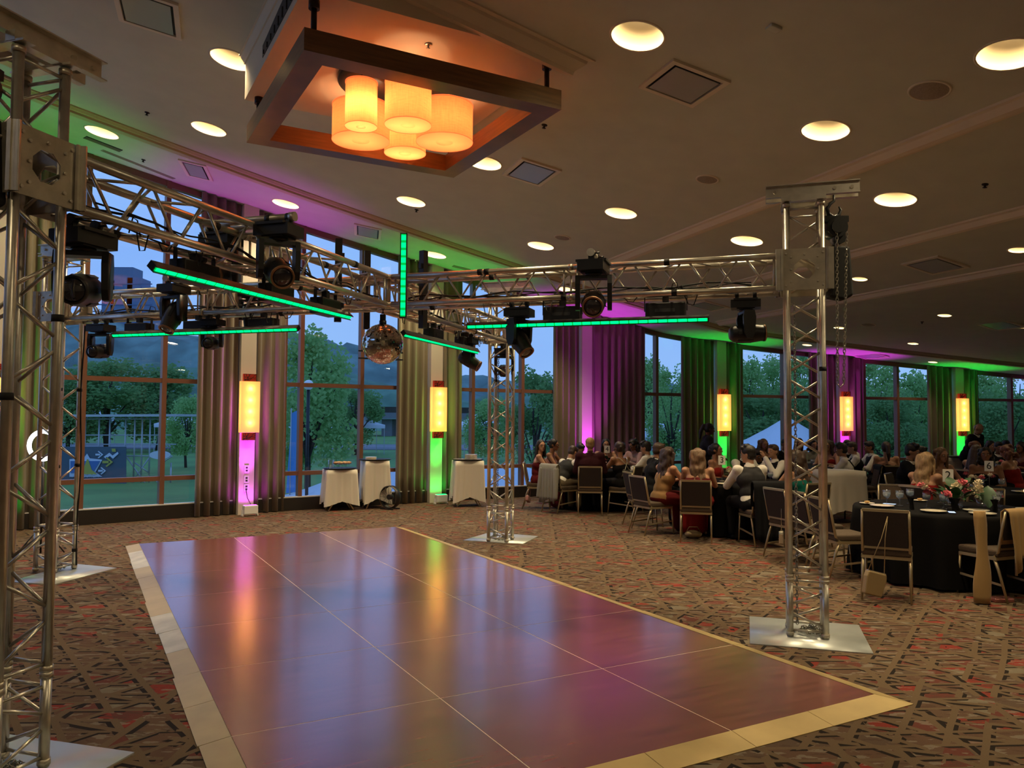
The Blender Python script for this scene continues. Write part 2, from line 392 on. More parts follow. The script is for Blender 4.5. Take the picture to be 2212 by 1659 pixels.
def ceil_at(px, py):
    d = ray(px, py); lo, hi = 1.0, 60.0
    for _ in range(50):
        q = (lo+hi)/2; p = d*q
        if p.z+EYE < cz(p.x, p.y): lo = q
        else: hi = q
    return Vector((0, 0, EYE))+d*lo
def onceil(px, py, dz=0.0):
    p = ceil_at(px, py); return Vector((p.x, p.y, cz(p.x, p.y)+dz))

# floor
mb = MB(); pts = [Vector((-14, -6, 0)), Vector((24, -6, 0)), Vector((24, 23.9, 0))]+[Vector((p.x, p.y, 0)) for p in reversed(PIER)]
mb.poly([p+Vector((0, 0, 0)) for p in pts], -.1)
fl = mb.build('floor', M['carpet'], kind='structure')
# walls behind the camera and at the ends
def wall(name, a, b, h=7.2):
    a, b = Vector(a), Vector(b); q = MB(); d = (b-a).normalized(); n = Vector((-d.y, d.x, 0))*.1
    q.poly([a, b, b+n, a+n], h); return q.build(name, M['wall'], kind='structure')
wall('wall_back', (24, -6, 0), (-14, -6, 0)); wall('wall_right', (24, 23.9, 0), (24, -6, 0)); wall('wall_left', (-14, -6, 0), (-12.9, 5.9, 0))

# ceiling slab with round openings for the downlights
BIG = [(15, 104, 'half hidden behind the head frame of the near left truss tower'), (220, 286, 'outside the curved crown by the dark slot grille, far left'), (451, 278.5, 'inside the crown, left of the chandelier near the curved crown'), (504, 128.8, 'touching the left side of the chandelier soffit box'),
       (617, 440.5, 'over the magenta glow above the first lantern'), (1377, 78.4, 'right of the chandelier near the top of the photo'), (1783, 282.3, 'between the upper crown line and the square vent at the right'),
       (1341, 460.5, 'left of the right truss tower, above the first crown line'), (1613, 520.5, 'just left of the right truss tower head'), (1934, 431, 'right of the black chain hoist'),
       (939, 550.7, 'in the green glow beside the upright light bars'), (1168, 531, 'beside the small round speaker above the centre truss'), (888, 435.5, 'below the chandelier, inside the crown'), (2180, 118, 'cut by the right edge at the top of the photo'),
       (1046, 352, 'peeping out behind the right beam of the chandelier frame'), (1228, 626, 'seen through the right truss span behind the moving head')]
SMALL = [(1857, 602.6, 'just right of the black chain bag'), (2040, 681, 'above the tiny black sprinkler at the far right'), (1813, 708, 'right of the right truss tower under the hoist chain'), (1972, 742, 'above the curved crown over the far tables'),
         (1743, 745, 'seen through the right truss tower near the magenta glow'), (2015, 782, 'outside the curved crown between the magenta and green glows'), (2199, 706, 'at the right edge below the square vent'), (2200, 540, 'at the right edge between two crown lines')]
fac = []
for i in range(len(PIER)-1):
    for k in range(5): fac.append(F(i, k/5))
fac.append(PIER[-1].copy())
N = len(fac); NW = 34
mb = MB(); g0 = []; g1 = []
for i, p in enumerate(fac):
    q = Vector((-14+38*i/(N-1), -6, 0)); r0 = []; r1 = []
    for j in range(NW+1):
        c = p.lerp(q, j/NW); z = cz(c.x, c.y); r0.append(mb.bm.verts.new((c.x, c.y, z))); r1.append(mb.bm.verts.new((c.x, c.y, z+.05)))
    g0.append(r0); g1.append(r1)
for i in range(N-1):
    for j in range(NW):
        mb.face([g0[i][j], g0[i][j+1], g0[i+1][j+1], g0[i+1][j]]); mb.face([g1[i][j], g1[i+1][j], g1[i+1][j+1], g1[i][j+1]])
for i in range(N-1):
    for j in (0, NW): mb.face([g0[i][j], g0[i+1][j], g1[i+1][j], g1[i][j]])
for j in range(NW):
    for i in (0, N-1): mb.face([g0[i][j], g1[i][j], g1[i][j+1], g0[i][j+1]])
for f in mb.bm.faces: f.smooth = False
ceiling = mb.build('ceiling', M['ceiling'], kind='structure')
spots = []
for lst, rad in ((BIG, .2275), (SMALL, .115)):
    for px, py, lab in lst:
        p = onceil(*((px, py) if (px, py) != (504, 128.8) else (501, 129))); spots.append((p, rad, lab, (px, py)))
EXTRA = [(-3.2, 1.0), (1.5, -2.5), (-7.5, 4.5), (5.5, 1.5), (10, 4), (10, 10), (16, 14), (16, 6), (6.5, -2.5), (-8.5, -1), (15, 19)]
EXTRA = [(-6.5, 3.0), (-2.5, .5), (2.5, 1.2), (6.5, 4.5), (10.5, 8.0), (14.5, 13.5), (-6, -3), (3, -3.5), (12, 1)]
mb = MB()
for p, rad, lab, _ in spots: mb.tube(p-CN*.12, p+CN*.12, rad, n=32)
for x, y in EXTRA: p = Vector((x, y, cz(x, y))); mb.tube(p-CN*.12, p+CN*.12, .2275, n=24)
cut = mb.build('cutter', M['ceiling'])
bo = ceiling.modifiers.new('b', 'BOOLEAN'); bo.object = cut; bo.operation = 'DIFFERENCE'; bo.solver = 'EXACT'
dg = bpy.context.evaluated_depsgraph_get(); me = bpy.data.meshes.new_from_object(ceiling.evaluated_get(dg))
ceiling.modifiers.clear(); ceiling.data = me; bpy.data.objects.remove(cut)

def downlight_mesh(rad, dep):
    q = MB(); prof = [(rad+.012, -.004), (rad+.012, .002), (rad, .002), (rad*.985, .0)]
    for k in range(9): a = k/8; prof.append((rad*(1-.52*a**1.5), dep*a))
    q.lathe([(rad*(1-.52*(k/8)**1.5), dep*k/8) for k in range(9)], n=40)
    return q.mesh('reflector', M['can'])
def ring_mesh(r): q = MB(); q.lathe([(r-.004, .01), (r-.003, -.006), (r+.016, -.006), (r+.018, .0)], n=40); return q.mesh('trim_ring', M['trimring'])
def disc_mesh(r): q = MB(); q.lathe([(r, 0), (r*.97, .01)], n=32, cap=True); return q.mesh('lamp', M['lampdisc'])
dlm = {}
for rad, dep in ((.2275, .24), (.115, .14)): dlm[rad] = (downlight_mesh(rad, dep), ring_mesh(rad), disc_mesh(rad*.50), dep)
qrot = CN.to_track_quat('Z', 'Y').to_euler()
def add_downlight(p, rad, lab, power):
    n = 'round recessed downlight'
    root = empty('downlight', p); root.rotation_euler = qrot
    tag(root, ('large ' if rad > .2 else 'small ')+'ceiling downlight '+lab, 'ceiling light', 'large round downlights' if rad > .2 else 'small round downlights')
    a, b, c, dep = dlm[rad]
    obj('reflector', a, root); obj('trim_ring', b, root); obj('lamp', c, root, (0, 0, dep-.02))
    li = bpy.data.lights.new('downlight_lamp', 'AREA'); li.shape = 'DISK'; li.size = rad*.8; li.energy = power; li.color = WARM; li.spread = R(118)
    lo = bpy.data.objects.new('lamp_glow', li); col.objects.link(lo); lo.parent = root; lo.location = (0, 0, dep-.035)
for p, rad, lab, _ in spots: add_downlight(p, rad, lab, DOWN_W if rad > .2 else SMALL_W)
for x, y in EXTRA:
    li = bpy.data.lights.new('added_room_light', 'AREA'); li.shape = 'DISK'; li.size = .36; li.energy = DOWN_W*.8; li.color = WARM  # lamps added out of view to light the near part of the room
    lo = bpy.data.objects.new('added_room_light', li); col.objects.link(lo); lo.location = (x, y, cz(x, y)+.03); lo.rotation_euler = qrot

# crown lines that cross the ceiling, and the curved crown that follows the windows
def ceil_strip(name, pts, prof, mat):
    q = MB(); rs = []
    for i, p in enumerate(pts):
        d = (pts[min(i+1, len(pts)-1)]-pts[max(i-1, 0)]); d.z = 0; d.normalize(); s = Vector((d.y, -d.x, 0)); row = []
        for w, h in prof:
            c = p+s*w; row.append(q.bm.verts.new((c.x, c.y, cz(c.x, c.y)-h)))
        rs.append(row)
    for i in range(len(rs)-1):
        for j in range(len(prof)-1):
            f = q.face([rs[i][j], rs[i][j+1], rs[i+1][j+1], rs[i+1][j]])
            if f: f.smooth = False
    return q.build(name, mat, kind='structure')
def tline(t, s0, s1, n=24):
    return [Vector((.936*t-.352*(s0+(s1-s0)*k/n), .352*t+.936*(s0+(s1-s0)*k/n), 0)) for k in range(n+1)]
cprof = [(-.16, 0), (-.155, .02), (-.12, .025), (-.07, .07), (-.02, .075), (-.02, .05), (.03, .05), (.07, .02), (.1, .02), (.105, 0)]
ceil_strip('trim_1', tline(6.45, -3, 14.1), cprof, M['soffit'])
ceil_strip('trim_2', tline(8.52, -6, 14.6), cprof, M['soffit'])
ceil_strip('trim_3', tline(10.18, -6, 14.2), cprof, M['soffit'])
ring = [F(i, k/6, 2.02) for i in range(0, len(PIER)-1) for k in range(6)]
# smooth the crown curve
for _ in range(6): ring = [ring[0]]+[(ring[i-1]+ring[i]*2+ring[i+1])/4 for i in range(1, len(ring)-1)]+[ring[-1]]
ceil_strip('trim_4', ring, [(-.17, 0), (-.165, .045), (-.12, .05), (-.08, .085), (.06, .085), (.065, .055), (.1, .05), (.125, .02), (.14, .02), (.145, 0)], M['crown'])

# facade: baseboard, frames, panes
MULL = {1: (.3, .62, .94), 2: (.323, .64, .95), 3: (.19, .274, .59, .92), 4: (.249, .573, .9), 5: (.22, .533, .86), 6: (.19, .536, .86), 7: (.215, .499, .82), 8: (.197, .506, .83), 9: (.2, .5, .83), 10: (.2, .5, .83)}
for i in range(0, len(PIER)-1):
    q = MB(); a, b = F(i, 0, 0), F(i, 1, 0); n = Fin(i)
    q.poly([a, b, b+n*.14, a+n*.14], .235); bb = q.build('baseboard_window_bay', M['dark'], kind='structure'); bb.name = 'baseboard_%d' % i
    q = MB(); q.poly([a+n*.02+Vector((0, 0, .235)), b+n*.02+Vector((0, 0, .235)), b+n*.13+Vector((0, 0, .235)), a+n*.13+Vector((0, 0, .235))], .018)
    q.build('trim_%d' % (10+i), M['sill'], kind='structure')
ZL, ZT = .68, 2.33
for i in range(1, 11):
    root = empty('window_%d' % i, F(i, 0, 0)); root['kind'] = 'structure'; d = Fdir(i); n = Fin(i); o0 = F(i, 0, 0)
    Lb = (PIER[i+1]-PIER[i]).length
    def ceilz(s): p = F(i, s, 0); return cz(p.x, p.y)
    ms = MULL.get(i, (.3, .62, .94)); ms = (.0,)+tuple(ms)+(1.0,)
    zmin = min(ceilz(0), ceilz(1))
    for s in ms:
        p = F(i, s, .03)-o0; q = MB(); top = ceilz(s)-.01
        q.box(p+Vector((0, 0, (top+.25)/2)), (.075, .14, top-.25), rz=math.atan2(d.y, d.x)); q.build('mullion', M['winframe'], root)
    for a_, b_ in zip(ms[:-1], ms[1:]):
        for z in (ZL, ZT, None):
            if z is None:
                pa, pb = F(i, a_, .03)-o0, F(i, b_, .03)-o0; pa.z = ceilz(a_)-.06; pb.z = ceilz(b_)-.06
                q = MB(); q.bar(pa, pb, .12, .10); q.build('head_rail', M['winframe'], root); continue
            pa, pb = F(i, a_, .03)-o0, F(i, b_, .03)-o0; pa.z = pb.z = z
            q = MB(); q.bar(pa, pb, .12, .075); q.build('transom', M['winframe'], root)
        for z0, z1 in ((.25, ZL), (ZL, ZT), (ZT, None)):
            pa, pb = F(i, a_, 0)-o0, F(i, b_, 0)-o0; q = MB()
            ta, tb = (z1, z1) if z1 else (ceilz(a_)-.02, ceilz(b_)-.02)
            q.poly([Vector((pa.x, pa.y, z0)), Vector((pb.x, pb.y, z0)), Vector((pb.x, pb.y, tb)), Vector((pa.x, pa.y, ta))])
            q.build('pane', M['glass'], root)

# piers with their uplight colour
COL = {1: 'm', 2: 'g', 3: 'm', 4: 'g', 5: 'm', 6: 'g', 7: 'm', 8: 'g', 9: 'm', 10: 'g'}
RGB = {'m': (.80, .045, 1.0), 'g': (.0, 1.0, .085)}
pier_front = {}
for i in range(1, 11):
    d = pdir(i); n = Vector((d.y, -d.x, 0)); c = PIER[i]; wd = .135
    q = MB(); top = cz(c.x, c.y)-.0
    q.poly([c-d*wd-n*.05, c+d*wd-n*.05, c+d*wd+n*.28, c-d*wd+n*.28], top); q.build('trim_%d' % (30+i), M['pier'], kind='structure')
    pier_front[i] = (c+n*.28, d, n)

# curtains
PN = {2: 'leftmost magenta-free pier', 3: 'first magenta lantern pier', 4: 'green lantern pier left of the far truss tower', 5: 'magenta pier without a lantern', 6: 'green pier behind the standing waitress', 7: 'magenta pier right of the right truss tower', 8: 'far green pier behind the bald man', 9: 'pier beyond the right edge'}
def curtain(i, s0, s1, lab, dark=False, flare=0.0):
    L0 = (PIER[i+1]-PIER[i]).length; n = Fin(i); W_ = (s1-s0)*L0; nf = max(2, round(W_/.19)); NS = nf*8; rnd = random.Random(i*17+int(s0*50))
    amp = [rnd.uniform(.045, .085) for _ in range(nf+1)]; ph = [rnd.uniform(-.25, .25) for _ in range(nf+1)]
    o0 = F(i, (s0+s1)/2, .17); q = MB(); rows = []; NZ = 9
    for k in range(NZ+1):
        v = k/NZ; row = []
        for j in range(NS+1):
            u = j/NS; f = u*nf; fi = min(int(f), nf-1); a = amp[fi]*(1-f+fi)+amp[fi+1]*(f-fi)
            sv = math.sin(2*PI*f+ph[fi]*(1-v)); w = .17+a*(1.25*sv/(.55+.7*abs(sv)))*(.7+.2*(1-v))+.015*math.sin(5*f)*(1-v)
            sq = s0+(s1-s0)*u+(u-.5)*flare*(1-v)*(1-v)
            p = F(i, sq, w); zt = cz(p.x, p.y)-.01; p.z = .015+(zt-.015)*v; row.append(q.bm.verts.new(p-o0))
        rows.append(row)
    for a_, b_ in zip(rows[:-1], rows[1:]):
        for j in range(NS): q.face([a_[j], a_[j+1], b_[j+1], b_[j]])
    o = q.build('curtain', M['curtain'], loc=o0); o.modifiers.new('th', 'SOLIDIFY').thickness = .006
    tag(o, lab, 'curtain', 'full-height taupe curtains')
curtain(1, .62, .95, 'taupe curtain left of the leftmost pier, cut by the left edge')
curtain(2, .05, .235, 'narrow taupe curtain behind the two left truss towers')
curtain(2, .775, .955, 'taupe curtain left of the first magenta lantern, beside the leftmost window')
curtain(3, .045, .185, 'taupe curtain right of the first magenta lantern')
curtain(3, .775, .955, 'taupe curtain left of the green lantern behind the mirror ball')
curtain(4, .045, .165, 'taupe curtain right of the green lantern, behind the metal-topped tray stand')
curtain(4, .77, .955, 'taupe curtain left of the magenta pier that has no lantern')
curtain(5, .045, .43, 'wide dark taupe curtain right of the magenta pier that has no lantern')
curtain(5, .70, .955, 'dark curtain left of the green pier behind the standing waitress')
curtain(6, .045, .165, 'green-lit curtain right of the green pier behind the standing waitress')
curtain(6, .72, .955, 'dark curtain left of the magenta lantern, partly behind the right truss tower')
curtain(7, .045, .185, 'magenta-lit curtain right of the second magenta lantern')
curtain(7, .735, .955, 'dark curtain left of the far green pier')
curtain(8, .045, .18, 'green-lit curtain right of the far green pier, above the bald man')

# lanterns, red fretwork boxes and uplights
def fret_box(root, z0, h, w, dep):
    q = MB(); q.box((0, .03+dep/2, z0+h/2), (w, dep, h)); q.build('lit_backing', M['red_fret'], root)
    q = MB(); rnd = random.Random(3); y = .03+dep+.004
    for a, b in ((( -w/2, z0+.006), (w/2, z0+.006)), ((-w/2, z0+h-.006), (w/2, z0+h-.006)), ((-w/2+.006, z0), (-w/2+.006, z0+h)), ((w/2-.006, z0), (w/2-.006, z0+h))):
        q.bar((a[0], y, a[1]), (b[0], y, b[1]), .012, .006)
    for k in range(9):
        x0, x1 = rnd.uniform(-w/2, w/2), rnd.uniform(-w/2, w/2)
        if k % 2: q.bar((x0, y, z0), (x1, y, z0+h), .013, .006)
        else: q.bar((-w/2, y, z0+rnd.uniform(0, h)), (w/2, y, z0+rnd.uniform(0, h)), .013, .006)
    q.build('fretwork', M['fret'], root)
LANTS = {2: 'at the left edge of the photo', 3: 'on the magenta pier left of the mirror ball', 4: 'on the green pier behind the mirror ball', 6: 'on the green pier behind the standing waitress', 7: 'on the second magenta lantern pier', 8: 'on the far green pier behind the bald man'}
for i, lab in LANTS.items():
    c, d, n = pier_front[i]
    root = empty('wall_lantern', (c.x, c.y, 0), math.atan2(n.y, n.x)-PI/2, 'tall cream wall lantern with red fretwork '+lab, 'wall lamp', 'tall wall lanterns')
    z0, z1, w, dp = 1.45, 2.35, .33, .14
    q = MB(); q.box((0, .015, (z0+z1)/2), (w*.8, .03, z1-z0)); q.build('backplate', M['white'], root)
    q = MB(); x = w/2
    q.poly([Vector((-x, .03, z0)), Vector((-x, .03, z1)), Vector((-x, dp, z1)), Vector((-x, dp, z0))]); q.poly([Vector((x, .03, z0)), Vector((x, .03, z1)), Vector((x, dp, z1)), Vector((x, dp, z0))])
    q.poly([Vector((-x, dp, z0)), Vector((-x, dp, z1)), Vector((x, dp, z1)), Vector((x, dp, z0))]); q.poly([Vector((-x, .03, z0)), Vector((x, .03, z0)), Vector((x, dp, z0)), Vector((-x, dp, z0))]); q.poly([Vector((-x, .03, z1)), Vector((x, .03, z1)), Vector((x, dp, z1)), Vector((-x, dp, z1))])
    q.build('shade', M['lantern'], root)
    fret_box(root, z1+.004, .13, .22, .08); fret_box(root, z0-.135, .13, .22, .08)
    for k in range(4):
        li = bpy.data.lights.new('lantern_bulb', 'POINT'); li.energy = LANT_W; li.color = (1, .62, .25); li.shadow_soft_size = .022
        lo = bpy.data.objects.new('bulb_glow', li); col.objects.link(lo); lo.parent = root; lo.location = (0, .105, z1-.13-.2*k)
UPL = {1: 'outside', 2: 'left', 3: 'under the first magenta lantern', 4: 'under the green lantern left of the far truss tower', 5: 'at the magenta pier without a lantern', 6: 'at the green pier behind the waitress', 7: 'at the second magenta lantern', 8: 'at the far green pier'}
for i in range(1, 10):
    c, d, n = pier_front[i]; p = c+n*.24
    if i in (3, 4, 2, 5, 6, 7, 8):
        root = empty('uplight', (p.x, p.y, 0), math.atan2(n.y, n.x)-PI/2, 'small white floor uplight '+({2: 'at the foot of the leftmost pier'}.get(i) or UPL[i]), 'uplight', 'white floor uplights')
        q = MB(); q.box((0, 0, .11), (.24, .13, .15)); bevel(q.build('housing', M['white'], root), .012)
        q = MB(); q.bar((-.13, .03, .012), (-.13, -.08, .012), .02, .02); q.bar((.13, .03, .012), (.13, -.08, .012), .02, .02); q.bar((-.13, -.02, .11), (-.13, -.02, .01), .012, .03); q.bar((.13, -.02, .11), (.13, -.02, .01), .012, .03); q.build('bracket', M['white'], root)
        q = MB(); q.box((0, -.0, .188), (.20, .09, .006)); q.build('led_window', em('uplight_'+COL[i], RGB[COL[i]], 6.0), root)
    li = bpy.data.lights.new('uplight_beam', 'SPOT'); li.energy = UP_W*({3: .9, 5: 1.25}.get(i, 1.0))*(1.15 if COL[i] == 'm' else .8); li.color = RGB[COL[i]]; li.spot_size = R(54); li.spot_blend = .95; li.shadow_soft_size = .05
    lo = bpy.data.objects.new('uplight_beam', li); col.objects.link(lo); lo.location = (p.x, p.y, .21)
    lo.rotation_euler = (Vector((0, 0, 1))+n*.02).to_track_quat('-Z', 'Y').to_euler()
    li = bpy.data.lights.new('uplight_wash', 'SPOT'); li.energy = UP_W*.035; li.color = RGB[COL[i]]; li.spot_size = R(150); li.spot_blend = .6; li.shadow_soft_size = .05
    lo = bpy.data.objects.new('uplight_wash', li); col.objects.link(lo); lo.location = (p.x, p.y, .2); lo.rotation_euler = (Vector((0, 0, 1))-n*.45).to_track_quat('-Z', 'Y').to_euler()
# sockets and cable at the first magenta pier
c, d, n = pier_front[3]; rz3 = math.atan2(n.y, n.x)-PI/2
sk = empty('wall_socket', (c.x, c.y, 0), rz3, 'cream double power socket with black plug on the first magenta pier', 'socket')
for z in (.80, .62, .47):
    q = MB(); q.box((0, .006, z), (.085, .012, .13)); q.build('socket_plate', M['white'], sk)
    q = MB(); q.box((0, .013, z+.025), (.035, .004, .03)); q.box((0, .013, z-.025), (.035, .004, .03)); q.build('socket_holes', M['dark'], sk)
q = MB(); q.path([(0, .03, .46), (.02, .07, .42), (0, .08, .3), (-.08, .07, .15), (-.2, .05, .07), (-.34, .04, .03)], .006); cb = q.build('power_cable', M['blackmatt']); cb.location = (c.x, c.y, 0); cb.rotation_euler = (0, 0, rz3)
tag(cb, 'black power cable drooping from the socket on the first magenta pier', 'cable')

# ------------------------------------------------------------------ dance floor
U_ = Vector((math.cos(R(29)), math.sin(R(29)), 0)); V_ = Vector((-math.sin(R(29)), math.cos(R(29)), 0))
df = empty('dance_floor', U_*.76+V_*3.23, R(29), 'large portable dance floor of cherry wood panels with gold ramp edging on carpet', 'dance floor')
ue = [0, 1.215, 2.42, 3.625]; ve = [0, 1.21, 2.42, 3.62, 4.82, 6.01, 7.20, 8.39]
q = MB(); q.box((3.625/2, 8.39/2, .008), (3.625, 8.39, .016)); q.box((1.215, 8.39/2, .0195), (.006, 8.39, .009)); q.box((2.42, 8.39/2, .0195), (.006, 8.39, .009))
for v in ve[1:-1]: q.box((3.625/2, v, .0195), (3.625, .006, .009))
q.build('seam_strips', M['seam'], df)
rnd = random.Random(5)
for a in range(3):
    for b in range(7):
        x0, x1, y0, y1 = ue[a]+.004, ue[a+1]-.004, ve[b]+.004, ve[b+1]-.004
        q = MB(); q.box(((x1+x0)/2, (y1+y0)/2, .0205), (x1-x0, y1-y0, .009)); o = q.build('floor_panel', M['cherry'], df)
def ramp(pts_in, pts_out, mat):
    q = MB(); a, b = pts_in; c, d = pts_out
    v = [Vector((*a, .027)), Vector((*b, .027)), Vector((*d, .004)), Vector((*c, .004))]; lo = [Vector((p.x, p.y, 0)) for p in v]
    V8 = [q.bm.verts.new(p) for p in v+lo]
    for f in ((0, 1, 2, 3), (7, 6, 5, 4), (0, 4, 5, 1), (1, 5, 6, 2), (2, 6, 7, 3), (3, 7, 4, 0)):
        g = q.face([V8[k] for k in f]); 
        if g: g.smooth = False
    q.build('edge_ramp', mat, df)
for b in range(7):
    jl = (.0, .008, -.006, .01, 0, .006, 0)[b]
    for h in range(2):
        y0 = ve[b]+(ve[b+1]-ve[b])*h/2+(.002 if not (b == 0 and h == 0) else 0); y1 = ve[b]+(ve[b+1]-ve[b])*(h+1)/2-.002
        e0 = -.165 if (b == 0 and h == 0) else 0
        ramp(((0, y0), (0, y1)), ((-.16-jl, y0+e0), (-.16-jl, y1)), M['ramp'] if (b+h) % 3 else M['ramp2'])
    ramp(((3.625, ve[b]+.002), (3.625, ve[b+1]-.002)), ((3.745+jl, ve[b]+(.002 if b else -.18)), (3.745+jl, ve[b+1]-.002)), M['ramp'])
for a in range(3):
    for h in range(2):
        x0 = ue[a]+(ue[a+1]-ue[a])*h/2+.002; x1 = ue[a]+(ue[a+1]-ue[a])*(h+1)/2-.002
        ramp(((x0, 0), (x1, 0)), ((x0 if (a or h) else -.16, -.18), (x1 if not (a == 2 and h == 1) else 3.745, -.18)), M['ramp'])

# ------------------------------------------------------------------ truss
TA = R(-17.5)
D1 = Vector((math.cos(TA), math.sin(TA), 0)); D2 = Vector((-math.sin(TA), math.cos(TA), 0))
T = {1: Vector((-2.452, 3.83, 0)), 2: Vector((-5.08, 8.80, 0)), 3: Vector((-.15, 11.1, 0)), 4: Vector((2.395, 6.40, 0))}
CC = Vector((-1.27, 7.56, 0)); H = .132; RT = .0255; ZB, ZTOP = 2.80, 3.064
brace_cache = {}
def brace(a, b, parent, mat=None):
    a, b = Vector(a), Vector(b); Ln = round((b-a).length, 3)
    if Ln not in brace_cache:
        q = MB(); q.tube((0, 0, -Ln/2), (0, 0, Ln/2), .0095, n=8); brace_cache[Ln] = q.mesh('brace', M['alu'])
    o = obj('brace', brace_cache[Ln], parent, (a+b)/2); o.rotation_euler = (b-a).to_track_quat('Z', 'Y').to_euler(); return o
def truss_span(parent, p0, ax, length, e1, e2, pitch=.225, start=.05, rung_at=()):
    """four chords along ax from p0, section axes e1,e2, zigzag braces on all four sides"""
    cs = [(-H, -H), (H, -H), (H, H), (-H, H)]
    for s, t in cs:
        q = MB(); a = p0+e1*s+e2*t; q.tube(a, a+ax*length, RT, n=14); q.build('chord', M['alu'], parent)
    nb = max(1, round((length-2*start)/pitch)); pp = (length-2*start)/nb; gap = .040
    for f in range(4):
        (s0, t0), (s1, t1) = cs[f], cs[(f+1) % 4]
        A = p0+e1*s0+e2*t0; B = p0+e1*s1+e2*t1; dd = (B-A).normalized()*RT*.8
        if f in (2, 3): A, B, dd = B, A, -dd
        for k in range(nb):
            x0, x1 = start+k*pp+gap, start+(k+1)*pp-gap
            if (k+(f in (1, 2))) % 2: brace(A+dd+ax*x0, B-dd+ax*x1, parent)
            else: brace(B-dd+ax*x0, A+dd+ax*x1, parent)
        for x in rung_at: brace(A+dd+ax*x, B-dd+ax*x, parent)
Z3 = Vector((0, 0, 1))
def plate_hole(q, c, nrm, w, h, th, r, up=Z3):
    side = up.cross(nrm).normalized(); out = []; inn = []
    for k in range(8):
        a = R(22.5)+k*PI/4; inn.append((math.cos(a)*r, math.sin(a)*r))
    sq = [(w/2, h/2*.41), (w/2*.41, h/2), (-w/2*.41, h/2), (-w/2, h/2*.41), (-w/2, -h/2*.41), (-w/2*.41, -h/2), (w/2*.41, -h/2), (w/2, -h/2*.41)]
    corners = {0: (w/2, h/2), 2: (-w/2, h/2), 4: (-w/2, -h/2), 6: (w/2, -h/2)}
    def P(xy, o): return c+side*xy[0]+up*xy[1]+nrm*o
    for o in (0, -th):
        for k in range(8):
            k2 = (k+1) % 8; f = [P(inn[k], o), P(sq[k], o)]
            if k in corners: f.append(P(corners[k], o))
            f += [P(sq[k2], o), P(inn[k2], o)]; q.poly(f)
    for k in range(8):
        k2 = (k+1) % 8; q.poly([P(inn[k], 0), P(inn[k], -th), P(inn[k2], -th), P(inn[k2], 0)])
def sleeve(parent, c, zc, w=.36, h=.335):
    for nrm, side in ((D1, D2), (-D1, D2), (D2, D1), (-D2, D1)):
        q = MB(); plate_hole(q, c+nrm*(w/2)+Z3*zc, nrm, w-.03, h, .006, .085); o = q.build('sleeve_plate', M['aluplate'], parent)
        q = MB()
        for s in (-1, 1):
            a = c+nrm*(w/2+.008)+side*s*(w/2+.012)+Z3*(zc-h/2); q.bar(a, a+Z3*h, .012, .055)
            a = c+nrm*(w/2-.002)+side*s*(w/2+.01)+Z3*(zc-h/2); q.bar(a, a+Z3*h, .04, .012)
        q.pieces('flange', M['alu'], parent)
        q = MB()
        for s, z in ((-.14, .13), (.14, .13), (-.14, -.13), (.14, -.13), (-.1, .0), (.1, 0), (-.1, .1), (.1, .1), (-.1, -.1), (.1, -.1), (0, .12)):
            p = c+nrm*(w/2)+side*s+Z3*(zc+z); q.tube(p, p+nrm*.012, .009, n=6)
        q.build('bolts', M['alu'], parent, kind='stuff')
def chain_pile(parent, c, n=60, rr=.09):
    q = MB(); rnd = random.Random(int(c.x*100))
    for k in range(n):
        a = rnd.uniform(0, 2*PI); r = rr*math.sqrt(rnd.random()); z = .03+.05*rnd.random()*(1-r/rr)+.008
        p = Vector((c.x+r*math.cos(a), c.y+r*math.sin(a), z)); M3 = Euler((rnd.uniform(0, 3), rnd.uniform(0, 3), rnd.uniform(0, 3))).to_matrix()
        q.path([p+M3 @ Vector((.017*math.cos(t), .009*math.sin(t), 0)) for t in [2*PI*j/8 for j in range(8)]], .0035, n=4, close=True)
    q.build('chain_pile', M['chain'], parent, kind='stuff')
M['chain'] = pm('zinc_chain', (.30, .28, .23), .35, .85)
def chain(q, a, b, link=.034, r=.0035):
    a, b = Vector(a), Vector(b); d, u, w = frame_of(b-a); n = int((b-a).length/(link*.8))
    for k in range(n):
        p = a+(b-a)*((k+.5)/n); e = u if k % 2 else w
        q.path([p+d*(link*.6*math.cos(t))+e*(.0105*math.sin(t)) for t in [2*PI*j/8 for j in range(8)]], r, n=4, close=True)
def hoist(p, lab, side):
    """manual chain hoist hanging from the head beam at p (hook top)"""
    r = empty('chain_hoist', (0, 0, 0), 0, lab, 'chain hoist', 'black chain hoists'); r.location = p
    q = MB(); q.path([(0, 0, .05), (0, 0, .0), (-.035, 0, -.025), (-.058, 0, -.065), (-.045, 0, -.11), (0, 0, -.14), (.04, 0, -.115), (.055, 0, -.075), (.04, 0, -.045)], [.010, .012, .016, .018, .018, .019, .016, .012, .006], n=8); q.build('hook', M['black'], r)
    q = MB(); q.tube((0, -.07, -.225), (0, .07, -.225), .085, n=18); q.tube((0, -.09, -.225), (0, -.07, -.225), .055, n=14); q.box((0, 0, -.16), (.19, .12, .05)); q.tube((0.03, -.05, -.31), (.03, .05, -.31), .05, n=14)
    o = q.build('gear_housing', M['black'], r)
    q = MB(); prof = [(-.04, -.37), (.11, -.38), (.125, -.6), (.135, -.78), (.06, -.82), (-.06, -.80), (-.05, -.6)]
    q.poly([Vector((x, -.05, z)) for x, z in prof], .11, (0, 1, 0)); bevel(q.build('chain_bag', M['blackmatt'], r), .02, 3)
    q = MB(); chain(q, (-.01, -.075, -.2), (-.02, -.075, -1.5)); chain(q, (.07, -.075, -.28), (.03, -.075, -1.5)); q.path([(-.02, -.075, -1.5), (0, -.075, -1.53), (.03, -.075, -1.5)], .005)
    q.build('hand_chain', M['chain'], r); return r
